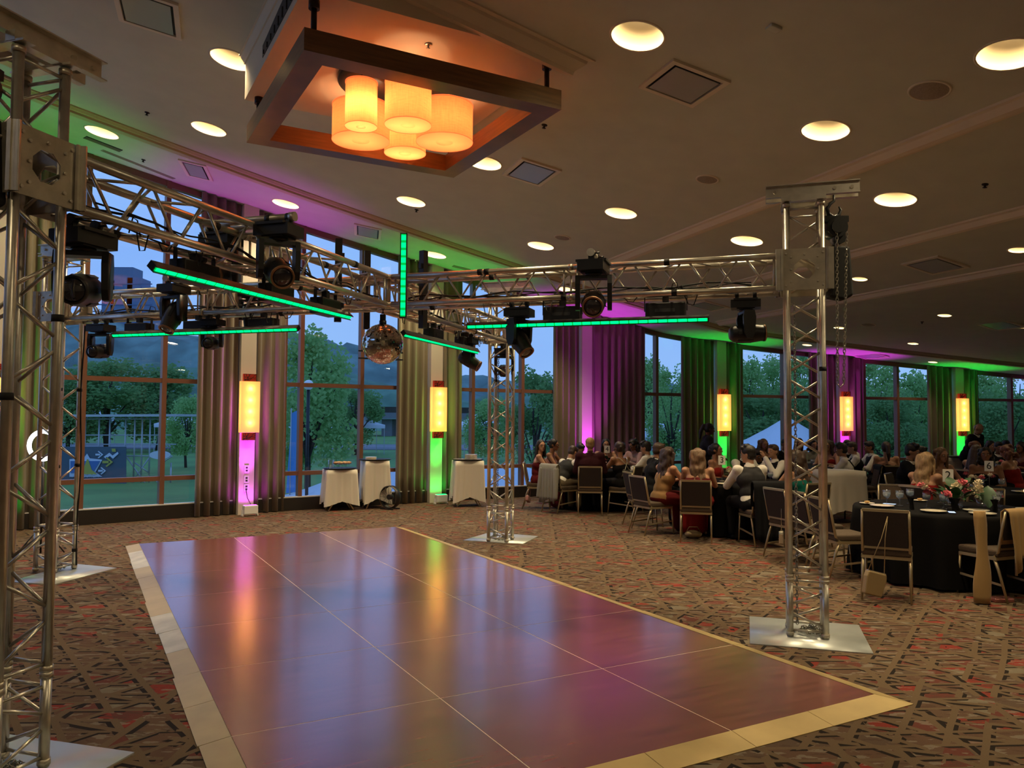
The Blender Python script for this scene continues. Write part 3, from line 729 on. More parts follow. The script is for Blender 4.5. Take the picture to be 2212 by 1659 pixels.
tower_lab = {1: 'near left aluminium truss tower, cut by the left photo edge', 2: 'far left aluminium truss tower with black cables on its legs', 3: 'far middle aluminium truss tower in front of the windows', 4: 'right aluminium truss tower carrying a black chain hoist'}
PL = {1: [(290, 1628), (-210, 1530), (-330, 1900), (200, 1900)], 2: [(18, 1258), (117, 1264), (252, 1228), (160, 1219)], 3: [(1000, 1168), (1130, 1176), (1162, 1159), (1058, 1151)], 4: [(1619, 1333), (1620, 1392), (1887, 1414), (1855, 1352)]}
PROT = {1: R(30), 2: R(38), 3: R(-62), 4: R(-17.5)}
D1_, D2_ = D1, D2
for k, c in T.items():
    tw = empty('truss_tower', c, 0, tower_lab[k], 'truss tower', 'square truss towers'); tw['group'] = 'square truss towers'
    O = Vector((0, 0, 0))
    q = MB()
    pts = {4: [atZ(*p) for p in PL[4]], 3: [atZ(*p) for p in PL[3]], 2: [atZ(*p) for p in PL[2]]}.get(k)
    if k == 1:
        e = Vector((math.cos(R(12)), math.sin(R(12)), 0)); f = Vector((-e.y, e.x, 0)); cc = c+Vector((.27, -.12, 0)); pts = [cc+e*.42+f*.42, cc-e*.42+f*.42, cc-e*.42-f*.42, cc+e*.42-f*.42]
        a = atZ(290, 1628); b = atZ(18, 1589); e = (b-a).normalized(); f = Vector((e.y, -e.x, 0)); f = f if f.y < 0 else -f; pts = [a, a+e*.86, a+e*.86+f*.86, a+f*.86]
    q.poly([p-c for p in pts], .008); q.build('base_plate', M['baseplate'], tw)
    z0 = .01
    truss_span(tw, Vector((0, 0, z0)), Z3, .44, D1, D2, pitch=.16, start=.05, rung_at=(.05, .39))
    truss_span(tw, Vector((0, 0, .46)), Z3, 3.03, D1, D2, pitch=.225, start=.07, rung_at=(.05, 2.98))
    q = MB()
    for s in (-1, 1):
        for t in (-1, 1):
            for z in (.02, .44, .47, 3.46): p = D1*s*H+D2*t*H+Z3*z; q.tube(p, p+Z3*.03, .031, n=12)
    q.pieces('collar', M['aluplate'], tw)
    sleeve(tw, O, 2.94)
    # head section: cross plate and beam
    D1, D2 = (D1_, D2_) if k != 1 else (D2_, -D1_)
    q = MB(); q.bar(D2*(-.2)+D1*(-H)+Z3*3.505, D2*.2+D1*(-H)+Z3*3.505, .07, .012); q.bar(D2*(-.2)+D1*H+Z3*3.505, D2*.2+D1*H+Z3*3.505, .07, .012)
    q.bar(D1*-.17+D2*-.12+Z3*3.53, D1*.17+D2*-.12+Z3*3.53, .06, .05); q.bar(D1*-.17+D2*.12+Z3*3.53, D1*.17+D2*.12+Z3*3.53, .06, .05); q.pieces('head_plate', M['alu'], tw)
    q = MB()
    for s in (-1, 1):
        a0 = D1*(-.29)+D2*(s*.055)+Z3*3.61; a1 = D1*.43+D2*(s*.055)+Z3*3.61
        q.bar(a0, a1, .006, .10)
        for dz in (-.048, .048): q.bar(a0+D2*s*.022+Z3*dz, a1+D2*s*.022+Z3*dz, .045, .007)
    o = q.build('head_beam', M['alu'], tw)
    q = MB()
    for x in (-.22, .24, .37): p = D1*x+Z3*3.61; q.tube(p-D2*.075, p+D2*.075, .014, n=8)
    q.pieces('beam_bolt', M['aluplate'], tw)
    D1, D2 = D1_, D2_
    q = MB(); cp = -D1*.07+D2*.07; chain(q, cp+Z3*.06, cp+Z3*(2.7 if k != 1 else 2.7)); 
    if k in (3, 4): q.build('lift_chain', M['chain'], tw)
    else: q.bm.free()
    chain_pile(tw, Vector((.02, -.02, 0)))
    # black tape bands and cable runs
    q = MB()
    for (s, t), z in {1: (((1, 1), 2.2), ((-1, -1), 1.85), ((1, -1), 1.8)), 2: (((1, -1), 2.0), ((1, 1), 2.0), ((1, -1), 1.15), ((1, 1), 1.15), ((1, 1), .2)), 3: (((-1, 1), 2.25),), 4: (((1, -1), 2.12),)}[k]:
        p = D1*s*H+D2*t*H+Z3*z; q.tube(p, p+Z3*.035, .029, n=12)
    q.pieces('tape_band', M['blackmatt'], tw)
    if k == 2:
        q = MB(); dx = -D1*.03-D2*.03
        pth = lambda s, t, off: [D1*s*H+D2*t*H+off+Z3*z+Vector((math.sin(z*4+off.x*90)*.012, 0, 0)) for z in [2.75-.18*j for j in range(16)]]
        q.path(pth(1, -1, -D2*.035-D1*.02)+[Vector((.0, -.12, .02))], .008); q.path(pth(1, 1, D1*.036), .008); q.pieces('cable', M['blackmatt'], tw)
hoist(T[4]+D1*.24-D2*.0+Z3*3.52, 'black chain hoist hanging on the right side of the right truss tower', 1)
hoist(T[1]-D2*.24+Z3*3.5, 'black chain hoist hanging left of the near left truss tower', 1)

spans = {}
for k, lab in {1: 'horizontal truss span from the near left tower to the centre joint', 2: 'horizontal truss span from the far left tower to the centre joint', 3: 'horizontal truss span from the centre joint to the far middle tower', 4: 'horizontal truss span from the centre joint to the right tower'}.items():
    v = T[k]-CC; Ln = v.length-.17-.19; ax = v.normalized(); e = Vector((-ax.y, ax.x, 0))
    sp = empty('truss_span', CC, 0, lab, 'truss', 'horizontal truss spans'); spans[k] = (sp, ax, e, Ln)
    half = Ln/2
    truss_span(sp, ax*.17+Z3*((ZB+ZTOP)/2), ax, half, e, Z3, start=.06, rung_at=(.04, half-.06))
    truss_span(sp, ax*(.17+half)+Z3*((ZB+ZTOP)/2), ax, half, e, Z3, start=.06, rung_at=(.06, half-.04))
    q = MB()
    for s in (-1, 1):
        for z in (ZB, ZTOP):
            for x in (.17+half-.015,): p = ax*x+e*s*H+Z3*z; q.tube(p, p+ax*.03, .030, n=12)
    q.pieces('collar', M['aluplate'], sp)
    q = MB(); rnd = random.Random(k)
    for j in range(7):
        x = .4+rnd.random()*(Ln-.5); s = rnd.choice((-1, 1)); z = rnd.choice((ZB, ZTOP)); p = ax*x+e*s*H+Z3*z; q.tube(p, p+ax*.045, .029, n=12)
    q.pieces('tape_band', M['blackmatt'], sp)
    q = MB()
    for j in range(4):
        pts = []; off = e*(rnd.uniform(-.1, .1)); n = 26
        for i in range(n+1):
            x = .25+(Ln-.3)*i/n; pts.append(ax*x+off+e*(.03*math.sin(i*1.1+j))+Z3*(ZB+.03+.02*j+.018*math.sin(i*.9+j*2)))
        q.path(pts, .006+.002*(j % 2), n=5)
    for j in range(9):
        x = .35+rnd.random()*(Ln-.6); a = ax*x+e*rnd.uniform(-.13, .13)+Z3*(ZB-.01); w = rnd.uniform(.05, .16); dz = rnd.uniform(.04, .11)*rnd.choice((-1, 1, -1))
        q.path([a, a+ax*w*.3+Z3*dz, a+ax*w*.7+Z3*dz*1.1, a+ax*w], .0045, n=5)
    q.pieces('cable', M['blackmatt'], sp)
jt = empty('truss_joint', CC, 0, 'aluminium cross joint where the four truss spans meet above the dance floor', 'truss joint')
q = MB()
for s in (-1, 1):
    for t in (-1, 1):
        p = D1*s*H+D2*t*H; q.tube(p+Z3*(ZB), p+Z3*ZTOP, RT, n=12)
for z in (ZB, ZTOP):
    for s in (-1, 1): q.tube(D1*s*H-D2*.18+Z3*z, D1*s*H+D2*.18+Z3*z, RT, n=12); q.tube(D2*s*H-D1*.18+Z3*z, D2*s*H+D1*.18+Z3*z, RT, n=12)
    q.tube(D1*-H+D2*-H+Z3*z, D1*H+D2*H+Z3*z, .012); q.tube(D1*H+D2*-H+Z3*z, D1*-H+D2*H+Z3*z, .012)
q.build('corner_frame', M['alu'], jt)

# ------------------------------------------------------------------ stage lights
def moving_head_mesh():
    d = {}
    q = MB(); q.box((0, 0, -.055), (.30, .22, .085)); q.box((0, 0, -.012), (.24, .26, .02)); q.box((0, 0, -.098), (.18, .18, .02)); d['base'] = q.mesh('base', M['black'])
    q = MB(); q.tube((0, 0, -.105), (0, 0, -.13), .07, n=16)
    for s in (-1, 1):
        prof = [(-.05, -.13), (.05, -.13), (.065, -.20), (.055, -.36), (.03, -.42), (-.03, -.42), (-.055, -.36), (-.065, -.20)]
        q.poly([Vector((s*.135-.018, y, z)) for y, z in prof], .038, (1, 0, 0))
    q.box((0, 0, -.142), (.30, .10, .03)); d['yoke'] = q.mesh('yoke', M['black'])
    q = MB(); q.lathe([(.0, -.17), (.06, -.17), (.085, -.14), (.098, -.06), (.100, .02), (.095, .08), (.085, .15), (.086, .185), (.074, .19)], n=22)
    for k in range(6): a = PI/3*k; q.box((.097*math.cos(a), .097*math.sin(a), -.02), (.012, .03, .16), rz=a)
    d['head'] = q.mesh('head', M['black'])
    q = MB(); q.lathe([(.074, .18), (.074, .195), (.088, .195), (.090, .18)], n=24); d['lens_ring'] = q.mesh('lens_ring', M['gold_ring'])
    q = MB(); q.lathe([(.001, .196), (.03, .194), (.06, .186), (.075, .176)], n=24); d['lens'] = q.mesh('lens', M['lens'])
    q = MB()
    q.box((0, 0, .02), (.03, .05, .045)); q.tube((-.02, 0, .05), (.02, 0, .05), .034, n=12); q.tube((0, .03, .05), (0, .07, .05), .008, n=6)
    d['clamps'] = q.mesh('clamps', M['black'])
    return d
mhm = moving_head_mesh()
def moving_head(pos, rz, pan, tilt, lab, up=False, sc=1.0, ring=True, tiltbase=0.0):
    r = empty('moving_head_light', pos, 0, lab, 'stage light', 'black moving head stage lights'); r.rotation_euler = (PI if up else 0, tiltbase, rz); r.scale = (sc,)*3
    obj('base', mhm['base'], r); obj('clamp', mhm['clamps'], r, (-.09, 0, 0)); obj('clamp', mhm['clamps'], r, (.09, 0, 0))
    y = obj('yoke', mhm['yoke'], r, rot=(0, 0, pan-rz))
    h = obj('head', mhm['head'], y, (0, 0, -.36), (tilt, 0, 0))
    for n in (('lens_ring', 'lens') if ring else ('lens',)):
        o = obj(n, mhm[n], y, (0, 0, -.36), (tilt, 0, 0))
    return r
def sp_at(k, x, s=0.0, z=ZB):
    _, ax, e, L_ = spans[k]; return CC+ax*x+e*s+Z3*z
def span_rz(k): ax = spans[k][1]; return math.atan2(ax.y, ax.x)
def on_span(k, px, s=0.0):
    """distance along span k whose image column is px"""
    best = None
    for j in range(400):
        x = .1+j*.011; p = CC+spans[k][1]*x+spans[k][2]*s; c = 1106+FPX*p.x/p.y
        if best is None or abs(c-px) < best[0]: best = (abs(c-px), x)
    return best[1]
def hung(k, px, lab, pan=0.0, tilt=R(180), s=0.0, sc=1.0, dz=0.0, **kw):
    x = on_span(k, px, s); p = sp_at(k, x, s, ZB-.076*sc+dz-RT*0); return moving_head(p, span_rz(k), pan, tilt, lab, sc=sc, **kw)
def outrigged(k, px, side, lab, pan, tilt, sc=1.0, out=.42, ring=True):
    """on the end of a pipe clamped across the top chords, standing off the span"""
    e = spans[k][2]*side; x = on_span(k, px, side*(out-.06)); a = CC+spans[k][1]*x
    q = MB(); z = ZTOP+.055; q.tube(a-e*.2+Z3*z, a+e*out+Z3*z, .026, n=12); q.tube(a+e*(out-.03)+Z3*z, a+e*(out+.01)+Z3*z, .034, n=12)
    o = q.build('outrigger_pipe', M['alu']); tag(o, {612: 'pipe stub with black end carrying the big moving head, near left span', 360: 'pipe across the far left span above the tilted moving head', 1278: 'pipe on the right span above the moving head facing the camera', 455: 'pipe on the back of the near left span', 545: 'pipe on the back of the far left span'}[px], 'pipe', 'scaffold pipes across the truss')
    for s in (-H, H): pass
    p = a+e*(out-.12)+Z3*(z-.052*sc-.0)
    return moving_head(p, math.atan2(e.y, e.x), pan, tilt, lab, sc=sc, ring=ring)
hung(1, 172, 'large black moving head hanging next to the near left truss tower', pan=R(12), tilt=R(98), sc=.9, ring=False)
outrigged(1, 612, -1 if spans[1][2].x < 0 else 1, 'big black moving head with bronze lens ring on the near left span', R(28), R(112), sc=.92)
outrigged(2, 360, 1 if (spans[2][2]).y < 0 else -1, 'black moving head with tilted head on the far left span', R(-25), R(150), sc=.9)
hung(2, 214, 'black moving head hanging at the outer end of the far left span', pan=R(-5), tilt=R(97), sc=.82, ring=False)
hung(2, 455, 'black moving head in shadow hanging above the lower left light bar', pan=R(0), tilt=R(95), sc=.7, ring=False)
outrigged(4, 1278, 1 if (spans[4][2]).y < 0 else -1, 'black moving head with pale lens ring facing the camera on the right span', R(-8), R(108), sc=1.0, out=.45)
hung(4, 1612, 'black moving head seen side on, hanging beside the right truss tower', pan=R(88), tilt=R(88), sc=.80)
hung(4, 1120, 'black moving head with slanted head hanging on the inner right span', pan=R(48), tilt=R(142), sc=.82)
hung(3, 1088, 'black moving head with lit display hanging beside the far middle tower', pan=R(3), tilt=R(96), sc=.9, ring=False)
hung(3, 1012, 'black moving head hanging mid-way on the far span above its light bar', pan=R(80), tilt=R(120), sc=.8)
outrigged(1, 455, 1 if spans[1][2].x < 0 else -1, 'black moving head hanging behind the near left span', R(0), R(100), sc=.85)
outrigged(2, 545, -1 if (spans[2][2]).y < 0 else 1, 'black moving head with round head below the far left light bar', R(0), R(180), sc=.75)

def tow(k):
    'sign of the span side axis that points to the camera'
    _, ax, e, L_ = spans[k]; m_ = CC+ax*(L_/2); return 1 if e.dot(-m_) > 0 else -1
def strobe(k, px, s, lab, w=.30, h=.15, z=2.74, rz=0.0):
    s = -.05*tow(k); z = 2.74; h = .14
    x = on_span(k, px, s); p = sp_at(k, x, s, z); r = empty('strobe_light', p, span_rz(k)+rz, lab, 'stage light', 'black box wash lights')
    q = MB(); q.box((0, 0, -h/2), (w, .13, h)); bevel(q.build('housing', M['black'], r), .01)
    q = MB(); q.bar((-w/2-.012, 0, -h/2), (-w/2-.012, 0, .06), .03, .006); q.bar((w/2+.012, 0, -h/2), (w/2+.012, 0, .06), .03, .006); q.bar((-w/2-.015, 0, .06), (w/2+.015, 0, .06), .03, .006); q.tube((0, 0, .06), (0, 0, ZB-z), .014); q.box((0, 0, ZB-z-.02), (.05, .05, .06)); q.build('bracket', M['black'], r)
    q = MB(); q.box((0, -.067, -h/2), (w*.5, .004, .03)); q.build('name_plate', pm('grey_plate', (.05, .05, .05), .5), r)
    return r
strobe(1, 415, 0, 'black box wash light above the near left light bar, outermost', .34, .2, 2.66)
strobe(1, 592, 0, 'black box wash light in the middle above the near left light bar')
strobe(1, 700, 0, 'black box wash light at the inner end of the near left light bar', .30)
strobe(2, 298, 0, 'black box wash light above the left part of the far left light bar')
strobe(2, 425, 0, 'black box wash light above the middle of the far left light bar')
strobe(2, 566, 0, 'black box wash light above the right part of the far left light bar')
strobe(4, 1440, 0, 'black box wash light above the right half of the right light bar', .34, .14)
strobe(4, 1215, 0, 'black box wash light above the left half of the right light bar', .34, .14)
strobe(3, 935, 0, 'black box wash light above the far light bar, inner one', .3, .14)
strobe(3, 1000, 0, 'black box wash light above the far light bar, outer one', .3, .14)

cell_me = {}
def led_bar(a, b, face, lab, n, w=.062, group='green LED light bars'):
    a, b = Vector(a), Vector(b); d = (b-a).normalized(); fn = (face-d*face.dot(d)).normalized(); s = d.cross(fn)
    Ln = (b-a).length; c = (a+b)/2; M3 = Matrix((( d.x, s.x, fn.x, c.x), (d.y, s.y, fn.y, c.y), (d.z, s.z, fn.z, c.z), (0, 0, 0, 1)))
    r = empty('light_bar', (0, 0, 0), 0, lab, 'light bar', group); r.matrix_world = M3
    q = MB(); q.box((0, 0, -.028), (Ln, w, .05)); q.box((0, w/2-.004, .004), (Ln, .006, .016)); q.box((0, -w/2+.004, .004), (Ln, .006, .016)); q.build('housing', M['black'], r)
    q = MB(); q.box((0, 0, -.0005), (Ln-.02, w-.018, .005)); q.build('diffuser', M['green_dim'], r)
    key = (n, round(Ln, 2), w)
    if key not in cell_me:
        q = MB(); cw = (Ln-.02)/n; q.box((0, 0, .0035), (cw*(.86 if w < .05 else .66), w-.020, .003)); cell_me[key] = q.mesh('led_cell', M['green'])
    cw = (Ln-.02)/n
    for k in range(n): obj('led_cell', cell_me[key], r, ((k+.5)*cw-(Ln-.02)/2, 0, 0))
    q = MB()
    for x in (-Ln*.3, Ln*.3): q.box((x, 0, -.06), (.05, .03, .03))
    q.build('mount', M['black'], r); return r
dn = Vector((0, 0, -1))
def bar_under(k, pxa, pxb, z, s, lab, n=24, ya=None):
    s = tow(k)*.09; xa, xb = on_span(k, pxa, s), on_span(k, pxb, s); a, b = sp_at(k, xa, s, z), sp_at(k, xb, s, z); c = (a+b)/2
    f = Vector((-c.x, -c.y, 0)).normalized()*.95+dn*.5; return led_bar(a, b, f, lab, n, w=.046)
sg = {k: (1 if (spans[k][2]).y < 0 else -1) for k in spans}
bar_under(1, 325, 757, 2.60, 0, 'green LED light bar slanting down to the right under the near left span', 26)
bar_under(2, 238, 640, 2.60, 0, 'level green LED light bar under the far left span, before the first lantern', 26)
bar_under(4, 1005, 1533, 2.57, 0, 'long green LED light bar under the right span', 26)
bar_under(3, 873, 1033, 2.56, 0, 'short-looking green LED light bar under the far span, right of the mirror ball', 26)
for px, Y, z0, z1, fd, lab in ((868, 7.02, 2.63, 3.40, (.05, -1, 0), 'upright green LED light bar facing the camera in front of the centre joint'), (722, 7.36, 2.63, 3.42, (-1, -.28, 0), 'upright light bar left of the centre joint, showing a thin green edge'),
                           (789, 7.92, 2.62, 3.42, (-.3, 1, 0), 'upright light bar seen from its black back, left behind the centre joint'), (915, 7.8, 2.62, 3.40, (.6, .8, 0), 'upright light bar seen from its black back, right behind the centre joint')):
    X = xat(px, Y); led_bar((X, Y, z0), (X, Y, z1), Vector(fd), lab, 11, w=.062)
# upright bars are tied to the joint with black clamps
q = MB()
for px, Y in ((868, 7.02), (722, 7.36), (789, 7.92), (915, 7.8)):
    p = Vector((xat(px, Y), Y, 0)); t = CC+(p-CC)*.35
    for z in (2.86, 3.0): q.bar(p+Z3*z, t+Z3*z, .02, .03)
q.pieces('bar_clamp', M['black'], jt)

# mirror ball: every tile its own facet
mbp = Vector((xat(825, 7.56), 7.56, 2.44)); rb = .197
ball = empty('mirror_ball', mbp, 0, 'mirror ball tiled with small square mirrors, hanging under the centre joint', 'mirror ball')
q = MB(); q.ell((0, 0, 0), (rb*.965,)*3, n=40, m=24); q.build('core', M['dark'], ball)
q = MB(); rnd = random.Random(2); nb = 38
for i in range(nb):
    th = PI*(i+.5)/nb; n = max(1, int(2*nb*math.sin(th)))
    for k in range(n):
        ph = 2*PI*k/n; nn = Vector((math.sin(th)*math.cos(ph), math.sin(th)*math.sin(ph), math.cos(th)))
        nj = (nn+Vector((rnd.uniform(-1, 1), rnd.uniform(-1, 1), rnd.uniform(-1, 1)))*.035).normalized(); t = Vector((-math.sin(ph), math.cos(ph), 0)); t = (t-nj*t.dot(nj)).normalized(); u = nj.cross(t); hs = rb*PI/nb*.46
        f = q.poly([nn*rb+(t*a+u*b)*hs for a, b in ((-1, -1), (1, -1), (1, 1), (-1, 1))])
me = q.mesh('tiles', pm('mirror_tile', (.75, .72, .66), .06, 1.0)); obj('mirror_tiles', me, ball, kind='stuff')
q = MB(); q.tube((0, 0, rb-.01), (0, 0, rb+.03), .035, n=12); q.box((0, 0, rb+.06), (.05, .05, .06)); q.build('motor_cap', M['black'], ball)
q = MB(); chain(q, (0, 0, rb+.08), (0, 0, ZB-mbp.z)); q.build('hanging_chain', M['blackmetal'], ball)

# ------------------------------------------------------------------ chandelier and its soffit
def UV(u, v, z): p = U_*u+V_*v; return Vector((p.x, p.y, z))
su0, su1, sv0, sv1, zs = 1.46, 3.90, 6.04, 8.52, 5.085
sof = empty('ceiling_soffit', UV((su0+su1)/2, (sv0+sv1)/2, zs), 0, 'level plaster soffit box with crown moulding let into the sloping ceiling above the chandelier', 'soffit')
c0 = UV((su0+su1)/2, (sv0+sv1)/2, zs); cor = [UV(su0, sv0, zs), UV(su1, sv0, zs), UV(su1, sv1, zs), UV(su0, sv1, zs)]
q = MB(); v = [q.bm.verts.new(p-c0) for p in cor]+[q.bm.verts.new(Vector((p.x, p.y, cz(p.x, p.y)+.02))-c0) for p in cor]
for f in ((3, 2, 1, 0), (4, 5, 6, 7), (0, 1, 5, 4), (1, 2, 6, 5), (2, 3, 7, 6), (3, 0, 4, 7)):
    g = q.face([v[i] for i in f])
    if g: g.smooth = False
q.build('soffit_box', M['soffit'], sof)
def crown(a, b, out, w, h):
    """moulding along the ceiling junction of one side"""
    q = MB(); rs = []
    for k in (0, 1):
        p = a if k == 0 else b; sd = (b-a).normalized()*(-1 if k == 0 else 1); row = []
        for o, d in ((0, h), (w*.25, h), (w*.3, h*.75), (w*.7, h*.3), (w*.75, h*.12), (w, h*.12), (w, -.01)):
            x = p+out*o+sd*o; row.append(q.bm.verts.new(Vector((x.x, x.y, min(cz(x.x, x.y)+.004, 99)-d))-c0))
        rs.append(row)
    for j in range(6):
        f = q.face([rs[0][j], rs[0][j+1], rs[1][j+1], rs[1][j]])
        if f: f.smooth = False
    q.build('crown_moulding', M['soffit'], sof)
crown(cor[0], cor[1], -V_, .2, .15); crown(cor[3], cor[0], -U_, .06, .10)
q = MB(); a = UV(su0-.006, sv0+.15, 0); b = UV(su0-.006, sv0+1.55, 0)
q.poly([Vector((a.x, a.y, 5.16))-c0, Vector((b.x, b.y, 5.16))-c0, Vector((b.x, b.y, 5.28))-c0, Vector((a.x, a.y, cz(a.x, a.y)-.14))-c0], .004, U_); q.build('dark_grille_opening', M['dark'], sof)
for k in range(9):
    t = (k+.5)/9; p = a.lerp(b, t)-U_*.004; q = MB(); q.bar(Vector((p.x, p.y, 5.165))-c0, Vector((p.x, p.y, 5.30-.1*t))-c0, .006, .012); q.build('grille_slat', M['dark'], sof)
zf, hb, bw = 4.615, .185, .20
ch = empty('chandelier', c0+Z3*(zf-zs), R(29), 'large square walnut beam frame chandelier with five orange drum shades', 'chandelier')
fs = 1.20
for k in range(4):
    a = PI/2*k; q = MB(); o = fs; i_ = fs-bw
    P = [(-o, -o), (o, -o), (i_, -i_), (-i_, -i_)]; rot = Matrix.Rotation(a, 3, 'Z')
    lo = [rot @ Vector((x, y, 0)) for x, y in P]; hi = [p+Z3*hb for p in lo]
    vv = [q.bm.verts.new(p) for p in lo+hi]
    for f in ((3, 2, 1, 0), (4, 5, 6, 7), (0, 1, 5, 4), (1, 2, 6, 5), (2, 3, 7, 6), (3, 0, 4, 7)):
        g = q.face([vv[i] for i in f])
        if g: g.smooth = False
    bm_ = q.build('beam', M['walnut'], ch)
for sx in (-1, 1):
    for sy in (-1, 1):
        x, y = sx*(fs-.10), sy*(fs-.10); q = MB(); q.tube((x, y, hb), (x, y, zs-zf-.02), .024, n=14); q.build('rod', M['blackmetal'], ch)
        q = MB(); q.tube((x, y, zs-zf-.07), (x, y, zs-zf-.002), .045, n=18); q.build('rod_collar', M['blackmetal'], ch)
q = MB(); q.lathe([(0.001, zs-zf-.05), (.55, zs-zf-.05), (.56, zs-zf-.04), (.56, zs-zf-.001)], n=48); q.build('canopy', M['blackmetal'], ch)
inv = Matrix.Rotation(-R(29), 3, 'Z'); chc = c0+Z3*(zf-zs)
for X, Y, zb_, r, h, pw in ((-1.43, 7.22, 4.45, .148, .42, 1.25), (-1.57, 7.93, 4.57, .292, .36, .8), (-.98, 7.15, 4.44, .215, .40, 1.1), (-1.17, 8.33, 4.58, .222, .34, 1.0), (-.71, 7.93, 4.56, .29, .38, .8)):
    p = inv @ (Vector((X, Y, zb_))-chc)
    q = MB(); q.lathe([(r, 0), (r, h)], n=40); sh = q.build('drum_shade', M['shade'], ch, loc=p)
    q = MB(); q.lathe([(.001, .0), (r*.28, 0), (r*.285, -.004), (r*.32, -.004), (r*.325, 0), (r, 0), (r+.003, .004), (r+.003, -.004)], n=40); q.build('diffuser_disc', M['shade2'], sh)
    q = MB(); q.lathe([(r-.003, h-.012), (r+.004, h-.012), (r+.004, h+.003)], n=40); q.build('top_rim', M['shade2'], sh)
    q = MB(); q.tube((0, 0, h*.55), (0, 0, (zs-.05)-zb_), .012, n=8); q.tube((0, 0, h*.55), (0, 0, h*.75), .03, n=10); q.build('stem', M['blackmetal'], sh)
    for kx in range(1 if r < .16 else (2 if r < .25 else 3)):
        li = bpy.data.lights.new('chandelier_bulb', 'POINT'); li.energy = SHADE_W*pw*(1 if r < .16 else (.6 if r < .25 else .42)); li.color = (1, .66, .35); li.shadow_soft_size = .035
        lo = bpy.data.objects.new('bulb_glow', li); col.objects.link(lo); lo.parent = sh; a = 2.1*kx+.4; rr = 0 if r < .16 else r*.4; lo.location = (rr*math.cos(a), rr*math.sin(a), h*.45)
sc_ = MB(); p = atZ(925, 96, zs-.002); sc_.lathe([(.03, .0), (.036, -.004), (.028, -.008), (.012, -.004), (.008, -.03), (.018, -.034), (.001, -.036)], c=p, n=16); tag(sc_.build('sprinkler', M['alu']), 'small round sprinkler on the soffit above the chandelier frame', 'sprinkler')

# ------------------------------------------------------------------ things on the ceiling
rotT = Matrix((ET, ES, CN)).transposed().to_euler()
def ceil_root(name, px, py, lab, cat, group=None, rz=0.0):
    r = empty(name, onceil(px, py), 0, lab, cat, group); r.rotation_euler = (Matrix((ET, ES, CN)).transposed() @ Matrix.Rotation(rz, 3, 'Z')).to_euler(); return r
def vent(px, py, w, l, lab, rz=0.0):
    r = ceil_root('air_vent', px, py, lab, 'air vent', 'rectangular ceiling vents', rz)
    q = MB(); t = .05
    for x, y, a, b in ((0, l/2-t/2, w, t), (0, -l/2+t/2, w, t), (w/2-t/2, 0, t, l-2*t), (-w/2+t/2, 0, t, l-2*t)): q.box((x, y, -.012), (a, b, .024))
    q.build('vent_frame', M['trimring'], r)
    q = MB(); q.box((0, 0, -.001), (w-2*t, l-2*t, .004)); q.build('dark_plenum', M['dark'], r)
    q = MB(); q.box((0, 0, -.022), (w-2*t-.05, l-2*t-.05, .006)); q.build('centre_panel', M['ventp'], r)
M['ventp'] = pm('satin_vent_panel', (.45, .44, .40), .28, .25)
vent(1477, 180, .62, .62, 'square ceiling vent between the first downlights right of the chandelier'); vent(1148, 371, .56, .72, 'rectangular ceiling vent right of the chandelier frame corner')
vent(424, 367, .42, .75, 'ceiling vent in the magenta glow left of the chandelier', R(-8)); vent(795, 500, .5, .75, 'ceiling vent outside the curved crown left of the upright light bars', R(-10)); vent(320, 25, .60, .75, 'ceiling vent at the top left beside the chandelier soffit')
vent(2020, 572, .62, .62, 'square ceiling vent between two crown lines at the far right'); vent(2160, 701, .62, .62, 'pale ceiling vent at the right edge'); vent(1530, 660, .6, .6, 'ceiling vent behind the right span beside the hanging moving head'); vent(1880, 768, .5, .8, 'pale ceiling vent outside the curved crown in the magenta glow'); vent(1085, 590, .45, .6, 'ceiling vent peeking over the centre joint, in the green glow')
def ceil_disc(name, px, py, r, lab, cat, mat):
    o = ceil_root(name, px, py, lab, cat, 'ceiling '+cat+'s'); q = MB(); q.lathe([(r+.02, -.0), (r+.018, -.01), (r, -.012), (r*.99, -.006)], n=28); q.build('rim', M['trimring'], o); q = MB(); q.lathe([(.001, -.012), (r*.9, -.012), (r, -.006)], n=28); q.build('grille', mat, o)
M['grille'] = pm('speaker_grille', (.33, .27, .20), .8, nscale=200, namp=.3)
ceil_disc('ceiling_speaker', 2008, 195, .155, 'round ceiling speaker above the first crown line at the right', 'speaker', M['grille'])
ceil_disc('ceiling_speaker', 1528, 387, .12, 'round ceiling speaker between the right truss tower and the middle downlight', 'speaker', M['grille'])
ceil_disc('ceiling_speaker', 1215, 513, .12, 'small round ceiling speaker beside the downlight above the centre truss', 'speaker', M['grille'])
ceil_disc('ceiling_speaker', 1875, 701, .13, 'faint round ceiling speaker right of the hoist chains', 'speaker', M['grille'])
def slot(px, py, w, l, lab, rz, mat):
    r = ceil_root('slot_diffuser', px, py, lab, 'air diffuser', 'slot diffusers', rz); q = MB(); q.box((0, 0, -.004), (w, l, .008)); q.build('slot_plate', mat, r)
    for k in range(3): q = MB(); q.box(((k-1)*w*.28, 0, -.009), (w*.12, l*.97, .006)); q.build('fin', M['grille'], r)
def slot_dir(pxa, pya, pxb, pyb, w, lab, mat):
    a, b = ceil_at(pxa, pya), ceil_at(pxb, pyb); d = b-a; x, y = d.dot(ET), d.dot(ES); rz = math.atan2(y, x)-PI/2
    slot((pxa+pxb)/2, (pya+pyb)/2, w, d.length, lab, rz, mat)
slot_dir(184, 296, 262, 326, .16, 'short dark slot diffuser beside the far left downlight', M['dark']); slot_dir(223, 325, 379, 387, .10, 'long grey slot diffuser along the leftmost window head', M['grille'])
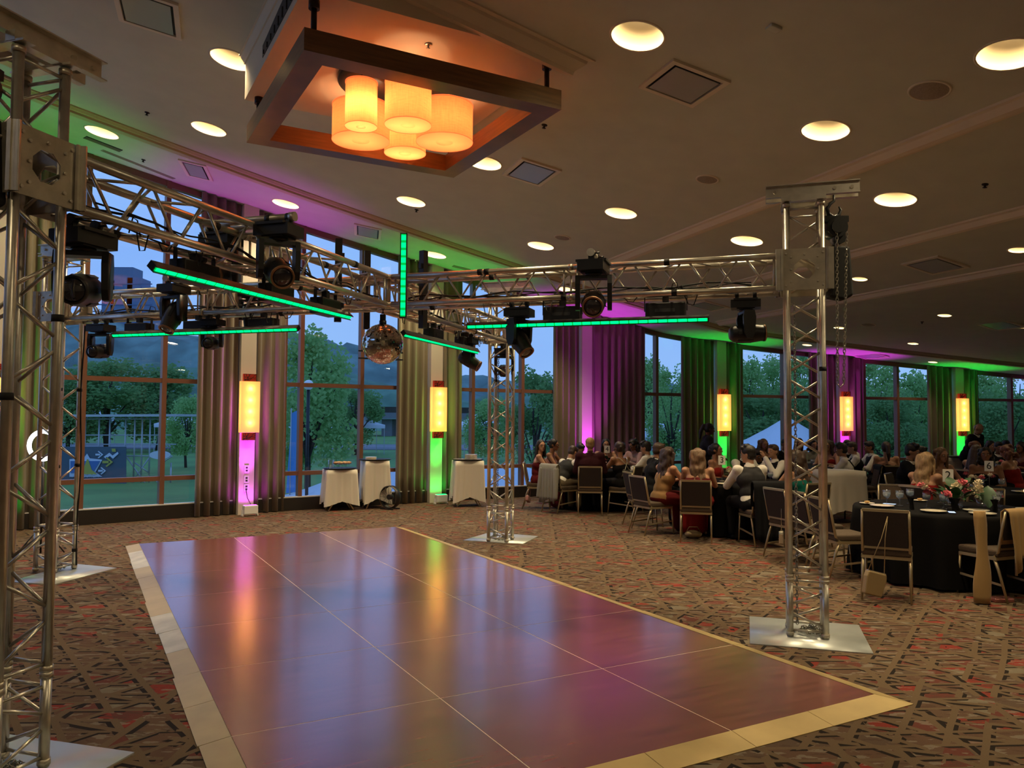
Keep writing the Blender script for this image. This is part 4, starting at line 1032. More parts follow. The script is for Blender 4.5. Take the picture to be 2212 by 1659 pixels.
slot_dir(692, 502, 815, 538, .12, 'long grey slot diffuser along the head of the second window', M['grille']); slot_dir(978, 574, 1015, 583, .16, 'short slot diffuser in the green glow above the green lantern', M['grille'])
for px, py, lab in ((318, 243, 'small dark sprinkler left of the chandelier'), (310, 345, 'small dark sprinkler outside the curved crown at the left'), (900, 453, 'small sprinkler by the downlight below the chandelier'), (898, 560, 'pale smoke sensor in the green glow by the upright bars'), (2128, 398, 'tiny black sprinkler at the far right of the ceiling'), (1992, 695, 'tiny black sprinkler between the far small downlights'), (1176, 270, 'small sprinkler behind the right corner of the chandelier frame')):
    o = ceil_root('sprinkler', px, py, lab, 'sprinkler', 'small ceiling sprinklers'); q = MB(); q.lathe([(.035, 0), (.03, -.01), (.012, -.012), (.010, -.035), (.024, -.038), (.001, -.042)], n=12); q.build('sprinkler_head', M['blackmetal'] if 'smoke' not in lab else M['white'], o)
o = ceil_root('smoke_detector', 1672, 59, 'small flat plaster coloured sensor near the top of the ceiling', 'sensor'); q = MB(); q.box((0, 0, -.012), (.11, .08, .024)); bevel(q.build('sensor_cover', M['ceiling'], o), .006)

# ------------------------------------------------------------------ banquet chairs
def chair_parts():
    d = {}
    q = MB(); NX = 8; r_ = []
    q.box((0, 0, .455), (.44, .43, .07)); d['seat'] = q.mesh('seat', M['chairfab'])
    q = MB(); q.bar((-.21, -.2, .405), (-.21, .2, .405), .025, .03); q.bar((.21, -.2, .405), (.21, .2, .405), .025, .03); q.bar((-.21, .2, .405), (.21, .2, .405), .025, .03); q.bar((-.21, -.19, .405), (.21, -.19, .405), .025, .03); d['seat_frame'] = q.mesh('seat_frame', M['champagne'])
    for n, s in (('l', -1), ('r', 1)):
        q = MB(); q.tube((s*.205, .195, .41), (s*.21, .23, 0), .014, .010, n=8); d['lf'+n] = q.mesh('leg', M['champagne'])
        q = MB(); q.path([(s*.205, -.16, .42), (s*.208, -.21, .30), (s*.212, -.30, 0)], [.015, .015, .010], n=8); d['lr'+n] = q.mesh('leg', M['champagne'])
        q = MB(); q.bar((s*.207, -.25, .16), (s*.207, .21, .20), .012, .02); d['st'+n] = q.mesh('stretcher', M['champagne'])
    q = MB()
    def B(x, z): return Vector((x, -.205-(z-.45)*.20, z))
    for s in (-1, 1): q.path([(s*.205, -.05, .405), (s*.205, -.16, .415), B(s*.205, .47), B(s*.205, .70), B(s*.20, .865)], .015, n=8)
    q.bar(B(-.205, .865), B(.205, .865), .028, .026); q.bar(B(-.2, .50), B(.2, .50), .02, .024); d['back_frame'] = q.mesh('back_frame', M['champagne'])
    q = MB(); a, b = B(0, .515), B(0, .855); dd = (b-a); cen = (a+b)/2; rot = Matrix.Rotation(math.atan2(.20, 1), 4, 'X')
    q.box(None, (.38, .035, dd.length), M=Matrix.Translation(cen) @ rot); d['backrest'] = q.mesh('backrest', M['chairback'])
    q = MB(); q.box(None, (.37, .012, dd.length*.97), M=Matrix.Translation(cen+Vector((0, .022, 0))) @ rot); d['pad'] = q.mesh('back_pad', M['chairfab'])
    return d
chp = chair_parts()
def chair(px, Y, face, lab, X=None):
    X = xat(px, Y) if X is None else X
    r = empty('banquet_chair', (X, Y, 0), R(face)-PI/2, lab, 'chair', 'stackable banquet chairs')
    bevel(obj('seat', chp['seat'], r), .022, 3); obj('seat_frame', chp['seat_frame'], r)
    for k in ('lfl', 'lfr', 'lrl', 'lrr'): obj('leg', chp[k], r)
    for k in ('stl', 'str'): obj('stretcher', chp[k], r)
    obj('back_frame', chp['back_frame'], r); b = obj('backrest', chp['backrest'], r); obj('back_pad', chp['pad'], b); return r
CH = [(1213, 14.6, 40, 'chair with a grey jacket draped over its back at the far left table'), (1164, 15.2, -5, 'chair of the girl in the strapless burgundy dress at the far left table'), (1275, 14.35, 85, 'chair behind the man in the burgundy suit, back to the camera'),
      (1348, 14.45, 150, 'chair of the woman with the crossed silver straps, turned sideways'), (1405, 14.7, 150, 'chair of the black-haired man in white shirt at the far left table'),
      (1232, 16.8, -50, 'chair of the man in white shirt before the magenta pier'), (1308, 16.9, -90, 'chair of the woman facing the camera at the far left table'),
      (1410, 11.95, 25, 'chair with empty-looking back of the woman in the gold and burgundy dress'), (1392, 12.75, 12, 'chair of the man in the black suit, behind the gold and burgundy dress'), (1503, 11.3, 76, 'chair of the girl with long wavy brown hair, back to the camera'),
      (1640, 10.95, 98, 'chair draped with black cloth behind the young man in a grey vest'), (1735, 10.95, 112, 'chair of the young woman in the teal dress behind the right truss tower'), (1548, 13.5, -35, 'chair of the dark-haired woman in the red dress by the green pier'),
      (1603, 13.65, -70, 'chair of the bearded man in a black vest'), (1672, 13.25, -150, 'chair of the man in profile with white sleeves and black vest'), (1712, 9.9, 18, 'empty chair with a silver purse hanging, left of the right truss tower'),
      (1762, 9.5, 12, 'empty chair seen through the right truss tower'), (1818, 8.75, 8, 'empty brown chair right of the right truss tower, facing the set table'), (1912, 7.8, 62, 'empty chair with the gold purse hanging from its back, front of the set table'),
      (2138, 7.85, 112, 'chair with a gold shawl hanging over its back, front right of the set table'), (1935, 10.25, -112, 'empty brown chair on the far side of the set table, left one'), (2062, 10.1, -95, 'empty brown chair on the far side of the set table, right one'),
      (2114, 10.3, 72, 'chair with pale metal rim on the near side of the number six table'), (1958, 12.55, -40, 'chair of the tall dark-haired man in the black suit'), (1992, 10.5, 30, 'chair of the blonde woman with the phone'),
      (1828, 14.4, 155, 'chair of the man with suspenders'), (1862, 14.9, 170, 'chair draped with black cloth beside the man with suspenders'), (1886, 15.6, 178, 'chair of the man in a black vest near the magenta lantern'), (1912, 15.2, 80, 'chair of the woman in a sleeveless black top'),
      (2026, 12.6, -80, 'chair of the woman with wavy red-blond hair'), (2100, 13.9, 20, 'chair of the long-haired woman in profile at the right'), (2127, 12.3, -120, 'chair of the smiling woman with dark curls')]
for a in CH: chair(*a[:3], lab=a[3])

# ------------------------------------------------------------------ round tables with black cloths
def cloth_round(r, h, seed, drop=.03, nf=15, amp=.045, mat=None):
    rnd = random.Random(seed); q = MB(); n = 120; ph = [rnd.uniform(0, 6.28) for _ in range(4)]; rows = []
    for rad, z, k in [(.01, h+.004, 0), (r*.5, h+.004, 0), (r*.97, h+.004, 0), (r*1.0, h-.004, 0), (r*1.012, h-.03, .15), (r*1.02, h*.8, .5), (r*1.03, h*.5, .8), (r*1.04, h*.25, 1), (r*1.05, drop, 1.15)]:
        rows.append([q.bm.verts.new(((rad+k*amp*(math.sin(nf*t+ph[0]+.6*math.sin(3*t+ph[1]))+.4*math.sin(2*nf*t+ph[2])))*math.cos(t), (rad+k*amp*(math.sin(nf*t+ph[0]+.6*math.sin(3*t+ph[1]))+.4*math.sin(2*nf*t+ph[2])))*math.sin(t), z)) for t in [2*PI*j/n for j in range(n)]])
    q.rings(rows, cap=False); return q.mesh('tablecloth', mat or M['blackcloth'])
def round_table(X, Y, lab, seed, r=.915):
    t = empty('round_table', (X, Y, 0), 0, 'round banquet table under the black cloth '+lab, 'table', 'round banquet tables')
    q = MB(); q.tube((0, 0, .725), (0, 0, .752), r, n=48); q.build('tabletop', M['wall'], t)
    for s in range(4): a = PI/4+PI/2*s; q = MB(); q.tube((.5*math.cos(a), .5*math.sin(a), .725), (.5*math.cos(a), .5*math.sin(a), 0), .015, n=8); q.build('leg', M['black'], t)
    o = obj('tablecloth', cloth_round(r+.012, .754, seed), None, (X, Y, 0)); tag(o, 'long black tablecloth on the round table '+lab, 'tablecloth', 'black round tablecloths')
TB = {'A': (xat(1300, 15.6), 15.6), 'B': (3.67, 12.25), 'C': (4.86, 8.85), 'D': (6.55, 11.3), 'F': (9.3, 15.2), 'G': (5.9, 16.4)}
for k, lab, s in (('A', 'with the number four card', 1), ('B', 'with the number three card', 2), ('C', 'with the number two card and no guests', 3), ('D', 'with the number six card', 4), ('F', 'farthest right, behind the number six table', 5), ('G', 'behind the white cloth table', 6)):
    round_table(*TB[k], lab, s)
TZ = .76
def on_table(k, dx, dy): return Vector((TB[k][0]+dx, TB[k][1]+dy, TZ))
q = MB(); q.lathe([(.001, .004), (.075, .004), (.085, .008), (.125, .018), (.128, .022), (.084, .012), (.001, .009)], n=28); plate_me = q.mesh('plate', M['plate'])
q = MB(); q.lathe([(.001, .004), (.05, .004), (.08, .014), (.082, .018), (.05, .009), (.001, .009)], n=24); side_me = q.mesh('side_plate', M['plate'])
q = MB(); q.lathe([(.001, .003), (.036, .003), (.038, .006), (.010, .012), (.006, .02), (.006, .075), (.014, .085), (.036, .10), (.044, .13), (.043, .165), (.039, .175), (.038, .175), (.042, .163), (.0425, .131), (.034, .103), (.001, .088)], n=20); gob_me = q.mesh('bowl', M['drinkglass'])
q = MB(); q.lathe([(.001, .091), (.033, .105), (.041, .131), (.0405, .145), (.001, .145)], n=18); wat_me = q.mesh('water', M['water'])
q = MB(); q.lathe([(.001, .0), (.03, .0), (.045, .02), (.055, .045), (.045, .05), (.02, .055), (.001, .052)], n=14); roll_me = q.mesh('roll', M['food'])
def napkin(k, dx, dy, lab, seed=1):
    rnd = random.Random(seed); q = MB()
    rs = []
    for i in range(9):
        t = i/8; row = []
        for j in range(12):
            a = 2*PI*j/12; rr = .035*(1-.5*t)+.012*math.sin(3*a+t*3)+.05*t*t*abs(math.sin(a*1.5)); row.append(q.bm.verts.new((rr*math.cos(a)+.02*t, rr*math.sin(a)*.6, .004+t*.13)))
        rs.append(row)
    q.rings(rs, cap=False); o = q.build('napkin', M['blackcloth']); o.location = on_table(k, dx, dy); o.rotation_euler = (0, 0, seed*1.3); tag(o, lab, 'napkin', 'folded black napkins')
def goblet(k, dx, dy, lab, grp='water goblets on the set table'):
    r = empty('goblet', on_table(k, dx, dy), 0, lab, 'glass', grp); b = obj('bowl', gob_me, r); obj('water', wat_me, r)
GP = [(-.56, .16, 'water goblet standing furthest left on the set table'), (-.44, .10, 'second goblet from the left on the set table'), (-.20, .34, 'water goblet at the back left of the set table'), (-.24, -.10, 'tallest-looking goblet left of the pink flowers, near a black napkin'), (-.12, -.22, 'goblet by the lit phone on the set table'), (.62, .02, 'goblet at the right end of the set table, nearer one'), (.70, .12, 'goblet at the right end of the set table, farther one'), (.42, -.28, 'goblet right of the big leaf on the set table'), (.2, .42, 'goblet behind the centrepiece')]
for dx, dy, lab in GP: goblet('C', dx, dy, lab)
for dx, dy, lab in ((-.70, -.02, 'cream plate at the left end of the set table'), (-.38, -.50, 'cream plate behind the empty chair with the purse'), (.02, -.70, 'cream plate at the front middle of the set table'), (.12, -.42, 'cream plate with crumbs before the pink flowers'), (.52, -.58, 'cream plate at the front right of the set table'), (.78, -.28, 'cream plate at the right end of the set table')):
    obj('plate', plate_me, None, on_table('C', dx, dy), label=lab, cat='plate', group='cream dinner plates')
for dx, dy, lab in ((-.74, .26, 'small side plate at the left back of the set table'), (.30, -.70, 'small side plate at the front of the set table'), (.05, .60, 'small side plate at the back of the set table'), (.66, -.42, 'small side plate with bread at the right of the set table')):
    o = obj('side_plate', side_me, None, on_table('C', dx, dy), label=lab, cat='plate', group='cream side plates')
    obj('bread_roll', roll_me, None, on_table('C', dx, dy)+Z3*.012, sc=(.6, .5, .5), label=lab.replace('small side plate', 'bread roll on the side plate').replace(' with bread', ''), cat='bread', group='bread rolls')
for dx, dy, s, lab in ((-.50, -.28, 1, 'twisted black napkin in the left of the set table'), (-.06, -.36, 2, 'twisted black napkin beside the pink flowers'), (.30, -.46, 3, 'twisted black napkin below the big green leaf')): napkin('C', dx, dy, lab, s)
def phone(p, rz, lab):
    r = empty('phone', p, rz, lab, 'phone', 'mobile phones'); q = MB(); q.box((0, 0, .005), (.07, .145, .009)); bevel(q.build('case', M['black'], r), .003); q = MB(); q.box((0, 0, .0102), (.062, .13, .001)); q.build('screen', M['screen'], r)
phone(on_table('C', -.50, .22), .9, 'lit phone lying at the left back of the set table'); phone(on_table('C', -.22, -.56), -.4, 'lit phone lying near the front edge of the set table')
q = MB(); q.lathe([(.02, 0), (.02, .01), (.016, .04), (.02, .05), (.014, .075), (.001, .08)], n=14); shk = q.mesh('shaker', M['drinkglass'])
# flowers
def flower_me(mat, n=16, r=.04):
    q = MB()
    for i in range(n):
        a = i*2.4; rr = r*math.sqrt((i+.5)/n); t = 1-(i+.5)/n; p = Vector((rr*math.cos(a)*.7, rr*math.sin(a)*.7, r*.75*t)); u = Vector((math.cos(a), math.sin(a), .5+.8*t)).normalized(); s = Vector((-math.sin(a), math.cos(a), 0)); w = r*.42; l = r*.6
        q.poly([p-s*w*.4, p+s*w*.4, p+u*l*.6+s*w, p+u*l, p+u*l*.6-s*w])
    q.ell((0, 0, r*.3), (r*.45, r*.45, r*.4), n=8, m=5); return q.mesh('bloom', mat)
def leaf_me(l, w):
    q = MB(); v = []
    for i in range(7):
        t = i/6; ww = w*math.sin(PI*min(1, t*.97+.03))**.8; z = .15*l*math.sin(t*2.6); v.append([q.bm.verts.new((-ww, t*l, z)), q.bm.verts.new((0, t*l, z-.12*ww)), q.bm.verts.new((ww, t*l, z))])
    for a, b in zip(v[:-1], v[1:]):
        for j in (0, 1): q.face([a[j], a[j+1], b[j+1], b[j]])
    return q.mesh('leaf', M['leafmat'])
fl_p, fl_c, lf_b, lf_s = flower_me(M['petal_pink']), flower_me(M['petal_cream']), leaf_me(.16, .04), leaf_me(.09, .018)
def centrepiece(k, dx, dy, lab, seed, n=9, sc=1.0, vase=True):
    rnd = random.Random(seed); r = empty('centrepiece', on_table(k, dx, dy), 0, lab, 'flowers', 'flower centrepieces'); r.scale = (sc,)*3
    q = MB(); q.lathe([(.001, .002), (.055, .002), (.06, .02), (.07, .10), (.066, .10), (.056, .02), (.001, .01)], n=18); q.build('vase', M['drinkglass'], r)
    for i in range(n):
        a = rnd.uniform(0, 2*PI); d = .03+.15*math.sqrt(rnd.random()); z = .12+.09*rnd.random()-.25*max(0, d-.1); o = obj('bloom', (fl_p if i % 2 else fl_c), r, (d*math.cos(a)*1.5, d*math.sin(a), z), (rnd.uniform(-.5, .5), rnd.uniform(-.5, .5), a)); s = rnd.uniform(.8, 1.25); o.scale = (s,)*3
    for i in range(n*2):
        a = rnd.uniform(0, 2*PI); d = .04+.1*rnd.random(); o = obj('leaf', lf_b if i % 3 == 0 else lf_s, r, (d*math.cos(a), d*math.sin(a), .06+.09*rnd.random()), (rnd.uniform(-.1, .7), 0, a-PI/2))
centrepiece('C', .08, -.08, 'pink and cream flower centrepiece with dark leaves in the middle of the set table', 1, 16, 1.35)
centrepiece('C', .50, .12, 'smaller pink flower cluster at the right of the set table', 5, 6, .8)
centrepiece('B', -.1, -.1, 'cream flower centrepiece on the number three table', 2, 9, 1.0); centrepiece('A', .1, 0, 'flower centrepiece on the far left table', 3, 7); centrepiece('D', .05, -.1, 'low flower centrepiece on the number six table', 4, 7); centrepiece('F', 0, -.1, 'flower centrepiece on the farthest right table', 6, 7)
o = obj('leaf', lf_b, None, on_table('C', .33, -.30)+Z3*.03, (.9, 0, -.5), (1.9, 1.7, 1.9)); tag(o, 'big dark green leaf standing up by the pink flowers on the set table', 'leaf')
def text_obj(txt, size, parent, loc, rot, mat, name='number', ext=.001, align='CENTER'):
    cu = bpy.data.curves.new('t', 'FONT'); cu.body = txt; cu.size = size; cu.extrude = ext; cu.align_x = align; cu.align_y = 'CENTER'; o = bpy.data.objects.new('t', cu); col.objects.link(o)
    d = bpy.context.evaluated_depsgraph_get(); me = bpy.data.meshes.new_from_object(o.evaluated_get(d)); bpy.data.objects.remove(o); me.materials.clear(); me.materials.append(mat)
    return obj(name, me, parent, loc, rot)
def number_card(k, dx, dy, n, word, h=.30):
    p = on_table(k, dx, dy); r = empty('table_number', p, math.atan2(-p.x, p.y)*1.0, 'white card with black number '+word+' on a clear stand', 'sign', 'table number cards')
    q = MB(); q.lathe([(.001, .002), (.04, .002), (.04, .008), (.001, .01)], n=16); q.tube((0, 0, .005), (0, 0, h), .003, n=6); q.build('stand', M['alu'], r)
    q = MB(); q.box((0, 0, h), (.11, .004, .145)); q.build('card', M['paper'], r); text_obj(n, .13, r, (0, -.0035, h), (PI/2, 0, 0), M['ink'])
number_card('C', .17, .2, '2', 'two', .34); number_card('B', -.36, .1, '3', 'three', .33); number_card('A', .12, .1, '4', 'four', .36); number_card('D', .14, -.3, '6', 'six', .34)
for k, dx, dy, lab in (('B', -.25, -.5, 'water goblet by the young man in the grey vest'), ('B', .3, -.2, 'water goblet on the number three table'), ('D', -.35, -.2, 'water goblet beside the number six card'), ('D', .25, -.4, 'water goblet at the right of the number six table'), ('D', -.1, -.5, 'large water glass before the dark-haired women'), ('F', -.2, -.5, 'water goblet on the farthest right table'), ('G', .2, -.5, 'water goblet before the man with suspenders'), ('A', -.3, -.4, 'water goblet on the far left table')): goblet(k, dx, dy, lab, 'water goblets on other tables')
for k, dx, dy, lab in (('B', -.5, -.55, 'white plate left of the young man in the grey vest'), ('B', .3, -.7, 'white plate at the right of the young man in the grey vest'), ('A', -.1, -.7, 'white plate before the man in the burgundy suit'), ('D', -.2, -.72, 'white plate at the left of the number six table'), ('D', .4, -.6, 'white plate at the right of the number six table'), ('F', .1, -.6, 'white plate on the farthest right table')): obj('plate', plate_me, None, on_table(k, dx, dy), label=lab, cat='plate', group='plates on other tables')
q = MB(); q.lathe([(.001, .003), (.025, .003), (.028, .05), (.026, .05), (.023, .01), (.001, .01)], n=14); q2 = q.build('votive', M['drinkglass']); q2.location = on_table('D', .35, -.72); tag(q2, 'small lit candle glass at the right of the number six table', 'candle')
q = MB(); q.lathe([(.001, .0), (.006, .01), (.004, .02), (.0005, .032)], n=8); o = q.build('flame', em('flame', (1, .55, .15), 12), q2, loc=(0, 0, .022))

# gold purses, shawl, jackets, black cloths
def purse(px, Y, z, rz, lab, mat, w=.20, h=.17, strap=.5, tilt=.2):
    r = empty('purse', (xat(px, Y), Y, z), rz, lab, 'purse', 'evening purses'); r.rotation_euler = (0, tilt, rz)
    q = MB(); prof = [(-w*.42, 0), (w*.42, 0), (w*.5, h*.75), (w*.44, h), (-w*.44, h), (-w*.5, h*.75)]; q.poly([Vector((x, -.03, z_-h)) for x, z_ in prof], .06, (0, 1, 0)); bevel(q.build('bag', mat, r), .012, 2)
    q = MB(); q.path([(-w*.4, 0, 0), (-.02, 0, strap*.6), (0, .005, strap)], .004, n=5); q.path([(w*.4, 0, 0), (.02, 0, strap*.6), (0, .005, strap)], .004, n=5); q.build('strap', mat, r)
    q = MB(); q.bar((-w*.44, 0, .002), (w*.44, 0, .002), .03, .008); q.build('clasp', M['alu'], r)
purse(1888, 7.50, .29, .2, 'gold purse hanging by its strap from the front empty chair', M['purse_gold'], .22, .22, .54, .25)
purse(1686, 9.72, .36, 1.2, 'silver beaded purse hanging from the empty chair left of the right tower', M['strap_silver'], .17, .16, .48, .1)
purse(1143, 14.95, .24, 1.2, 'pale clutch hanging from the leftmost chair', M['dress_pink'], .16, .10, .5, .5)
q = MB(); q.ell((0, 0, .055), (.13, .09, .06), n=14, m=8); q.path([(-.1, 0, .09), (-.06, .0, .16), (.06, 0, .16), (.1, 0, .09)], .006, n=5); o = q.build('handbag', M['purse_gold'], loc=(xat(1490, 11.7), 11.5, 0)); tag(o, 'gold beaded handbag on the carpet under the long-haired girl\'s chair', 'purse')
q = MB(); q.box((0, 0, .02), (.20, .12, .04)); o = q.build('clutch', M['sequin'], loc=(xat(2160, 7.55), 7.6, 0)); o.rotation_euler = (0, 0, .1); bevel(o, .01); tag(o, 'rose sequin clutch lying on the carpet beside the gold shawl', 'purse')
def drape(face, X, Y, w, zt, z0, z1, mat, name, lab, cat, seed=1, thick=.03, sleeves=False, lo=.12):
    """cloth hung over a chair back: falls behind from zt to z0 and inside to z1"""
    rnd = random.Random(seed); q = MB(); n = 28; rows = []; ph = rnd.uniform(0, 6)
    prof = [(-.205-(zt-.45)*.2+.05, z1)]+[(-.205-(zt-.45)*.2+.045, zt-.02), (-.205-(zt-.45)*.2, zt+.012), (-.205-(zt-.45)*.2-.045, zt-.02)]
    k = 8
    for i in range(1, k+1): prof.append((-.205-(zt-.45)*.2-.05-.01*i/k, zt-.02-(zt-z0-.02)*i/k))
    for i, (y, z) in enumerate(prof):
        a = 0 if i < 3 else (i-3)/k; row = []
        for j in range(n+1):
            t = j/n-.5; row.append(q.bm.verts.new((w*t*(1-.12*a), y+a*.022*math.sin(t*34+ph+a)-.01*a, z+(a*lo*.3*math.sin(t*7+ph) if i == len(prof)-1 else 0))))
        rows.append(row)
    for a, b in zip(rows[:-1], rows[1:]):
        for j in range(n): q.face([a[j], a[j+1], b[j+1], b[j]])
    if sleeves:
        for s in (-1, 1): q.cap((s*w*.42, -.31, zt-.10), .055, (s*w*.5, -.36, z0+.08), .04)
    o = q.build(name, mat, loc=(X, Y, 0)); o.rotation_euler = (0, 0, R(face)-PI/2); o.modifiers.new('s', 'SOLIDIFY').thickness = .008; tag(o, lab, cat)
drape(40, xat(1213, 14.6), 14.6, .46, .89, .22, .55, M['jacket_grey'], 'jacket', 'light grey suit jacket draped over a chair back at the far left table', 'jacket', 1, sleeves=True)
drape(98, xat(1640, 10.95), 10.95, .50, .89, .10, .55, M['suit_black'], 'black_cloth', 'black cloth covering the chair of the young man in the grey vest', 'cloth', 2)
drape(170, xat(1862, 14.9), 14.9, .48, .89, .15, .55, M['suit_black'], 'black_cloth', 'black cloth covering the chair beside the man with suspenders', 'cloth', 3)
drape(112, xat(2138, 7.85), 7.85, .43, .885, .42, .55, M['shawl_gold'], 'shawl', 'sheer gold shawl draped over the front right chair', 'shawl', 4, lo=.5)
q = MB(); rs = []
for i in range(15):
    t = i/14; z = .86*(1-t)+.012; row = []
    for j in range(16): a = 2*PI*j/16; rr = .045+.008*math.sin(t*9+1)+.03*t; row.append(q.bm.verts.new((rr*math.cos(a)*(1+.25*math.sin(3*a+t*5)), rr*math.sin(a)*.55-.02*t, z)))
    rs.append(row)
q.rings(rs); ca = math.cos(R(112)-PI/2); o = q.build('shawl_tail', M['shawl_gold'], loc=(xat(2110, 7.52), 7.50, 0)); tag(o, 'twisted tail of the gold shawl hanging to the carpet', 'shawl')

# ------------------------------------------------------------------ cloth-covered tray stands and the white cloth table
def cloth_square(w, d, h, seed, low=.08, mat=None, n=16):
    rnd = random.Random(seed); q = MB(); per = []
    for a, b in (((-1, -1), (1, -1)), ((1, -1), (1, 1)), ((1, 1), (-1, 1)), ((-1, 1), (-1, -1))):
        for k in range(n): t = k/n; per.append((a[0]*(1-t)+b[0]*t, a[1]*(1-t)+b[1]*t, min(t, 1-t)*2))
    ph = rnd.uniform(0, 6); rows = []
    for lv in range(9):
        v = lv/8; row = []
        for i, (x, y, m_) in enumerate(per):
            drop = (h-low)*(.86+.14*(1-m_)); out = 1+.05*v+.10*v*(1-m_)+v*.05*math.sin(i*1.7+ph)
            row.append(q.bm.verts.new((x*w/2*out, y*d/2*out+v*.02*math.sin(i*2.3+ph), h-drop*v-(.004 if lv else 0))))
        rows.append(row)
    q.rings(rows, cap=False); q.face(rows[0]); return q.mesh('cloth', mat or M['cloth'])
def tray_stand(px, Y, h, w, lab, seed, rz=0.0):
    X = xat(px, Y); t = empty('tray_stand', (X, Y, 0), rz, 'folding tray stand '+lab, 'tray stand', 'folding tray stands')
    for s in (-1, 1):
        for y in (-.14, .14): q = MB(); q.bar((-s*w*.42, y, 0), (s*w*.42, y, h-.01), .022, .022); q.build('leg', M['champagne'], t)
    q = MB(); q.bar((-w*.42, -.15, h-.01), (-w*.42, .15, h-.01), .02, .02); q.bar((w*.42, -.15, h-.01), (w*.42, .15, h-.01), .02, .02); q.build('top_bar', M['champagne'], t)
    o = obj('tray_cloth', cloth_square(w, .42, h+.01, seed), None, (X, Y, 0), (0, 0, rz)); tag(o, 'white cloth over the tray stand '+lab, 'cloth', 'white cloths on tray stands')
    q = MB(); q.lathe([(.001, 0), (.27, 0), (.31, .022), (.305, .026), (.265, .006), (.001, .006)], n=36); o = q.build('serving_tray', M['black'], loc=(X, Y, h+.016)); o.rotation_euler = (0, 0, rz); o.scale = (1.05, .85, 1); tag(o, 'oval black tray on the stand '+lab, 'tray', 'black serving trays')
    return Vector((X, Y, h+.024))
p1 = tray_stand(737, 14.75, .74, .56, 'below the big window, left one', 1, R(25)); p2 = tray_stand(812, 15.1, .89, .46, 'in the middle, beside the round fan', 2, R(25)); p3 = tray_stand(1012, 15.5, .88, .56, 'right of the green pier', 3, R(15))
q = MB(); q.lathe([(.001, .004), (.028, .004), (.03, .008), (.005, .012), (.004, .06), (.02, .075), (.055, .09), (.062, .125), (.060, .125), (.053, .095), (.001, .08)], n=16); coup = q.mesh('bowl', M['drinkglass'])
q = MB(); q.lathe([(.001, .085), (.05, .096), (.055, .115), (.03, .135), (.001, .14)], n=12); foodm = q.mesh('dessert', M['food'])
for i, (dx, dy) in enumerate(((-.06, -.08), (.03, -.1), (.11, -.04), (-.02, .03), (.07, .06), (.16, .02))):
    r = empty('dessert_glass', p1+Vector((dx, dy, 0)), 0, 'stemmed dessert glass on the left tray, '+('front left','front middle','front right','back left','back middle','back right')[i]+' one', 'glass', 'dessert glasses on the left tray'); obj('bowl', coup, r); obj('dessert', foodm, r)
q = MB(); q.lathe([(.001, .0), (.05, 0), (.055, .16), (.052, .16), (.047, .01), (.001, .01)], n=18); o = q.build('pitcher', M['drinkglass'], loc=p1+Vector((-.17, 0, 0))); tag(o, 'clear plastic pitcher at the left of the left tray', 'pitcher'); 
for k in range(5): q = MB(); q.lathe([(.001, 0), (.09, 0), (.11, .012), (.108, .015), (.001, .006)], n=20); obj('plate', q.mesh('plate', M['plate']), None, p2+Vector((-.08, 0, .010*k)), label=('lowest','second','middle','fourth','topmost')[k]+' brownish plate in the low stack on the middle tray', cat='plate', group='stacked plates on the middle tray')
for k in range(5):
    q = MB(); q.lathe([(.001, 0), (.12, 0), (.125, .018), (.12, .02), (.001, .016)], n=24); obj('plate_cover', q.mesh('plate_cover', M['alu']), None, p3+Vector((.06, 0, .021*k+.004)), label=('lowest','second','middle','fourth','topmost')[k]+' round metal plate in the stack on the right tray', cat='plate', group='metal plates stacked on the right tray')
for k, dx in enumerate((-.2, -.1, .2)): obj('side_plate', side_me, None, p3+Vector((dx, -.05, .0)), label=('cream plate left of the metal stack', 'cream plate touching the metal stack', 'cream plate right of the metal stack')[k], cat='plate', group='plates on the right tray')
X, Y = xat(1802, 13.5), 13.5
t = empty('side_table', (X, Y, 0), R(8), 'square service table under the white cloth behind the right truss tower', 'table'); q = MB(); q.box((0, 0, .85), (.74, .60, .03)); q.build('tabletop', M['wall'], t)
for sx in (-1, 1):
    for sy in (-1, 1): q = MB(); q.tube((sx*.33, sy*.26, .84), (sx*.33, sy*.26, 0), .015, n=8); q.build('leg', M['black'], t)
o = obj('tablecloth', cloth_square(.76, .62, .872, 7, .12), None, (X, Y, 0), (0, 0, R(8))); tag(o, 'white linen cloth on the square service table behind the right truss tower', 'tablecloth')
p6 = tray_stand(2052, 18.6, .86, .55, 'lit green beside the bald man', 5, R(10))
# round floor fan behind the middle tray stand
r = empty('floor_fan', (xat(846, 14.85), 14.85, 0), R(-30), 'round black floor fan on the carpet beside the curtain with the green pier', 'fan')
q = MB(); q.lathe([(.20, -.06), (.215, -.05), (.215, .05), (.20, .06)], n=28, M=Matrix.Rotation(PI/2, 3, 'X')); q.tube((0, .05, 0), (0, -.05, 0), .05, n=12); q.build('drum', M['black'], r, loc=(0, 0, .23))
q = MB()
for k in range(12): a = 2*PI*k/12; q.bar((.05*math.cos(a), -.06, .23+.05*math.sin(a)), (.205*math.cos(a), -.06, .23+.205*math.sin(a)), .004, .004)
q.bar((-.15, -.1, .012), (.15, -.1, .012), .02, .02); q.bar((-.15, .1, .012), (.15, .1, .012), .02, .02); q.build('grille', M['black'], r)
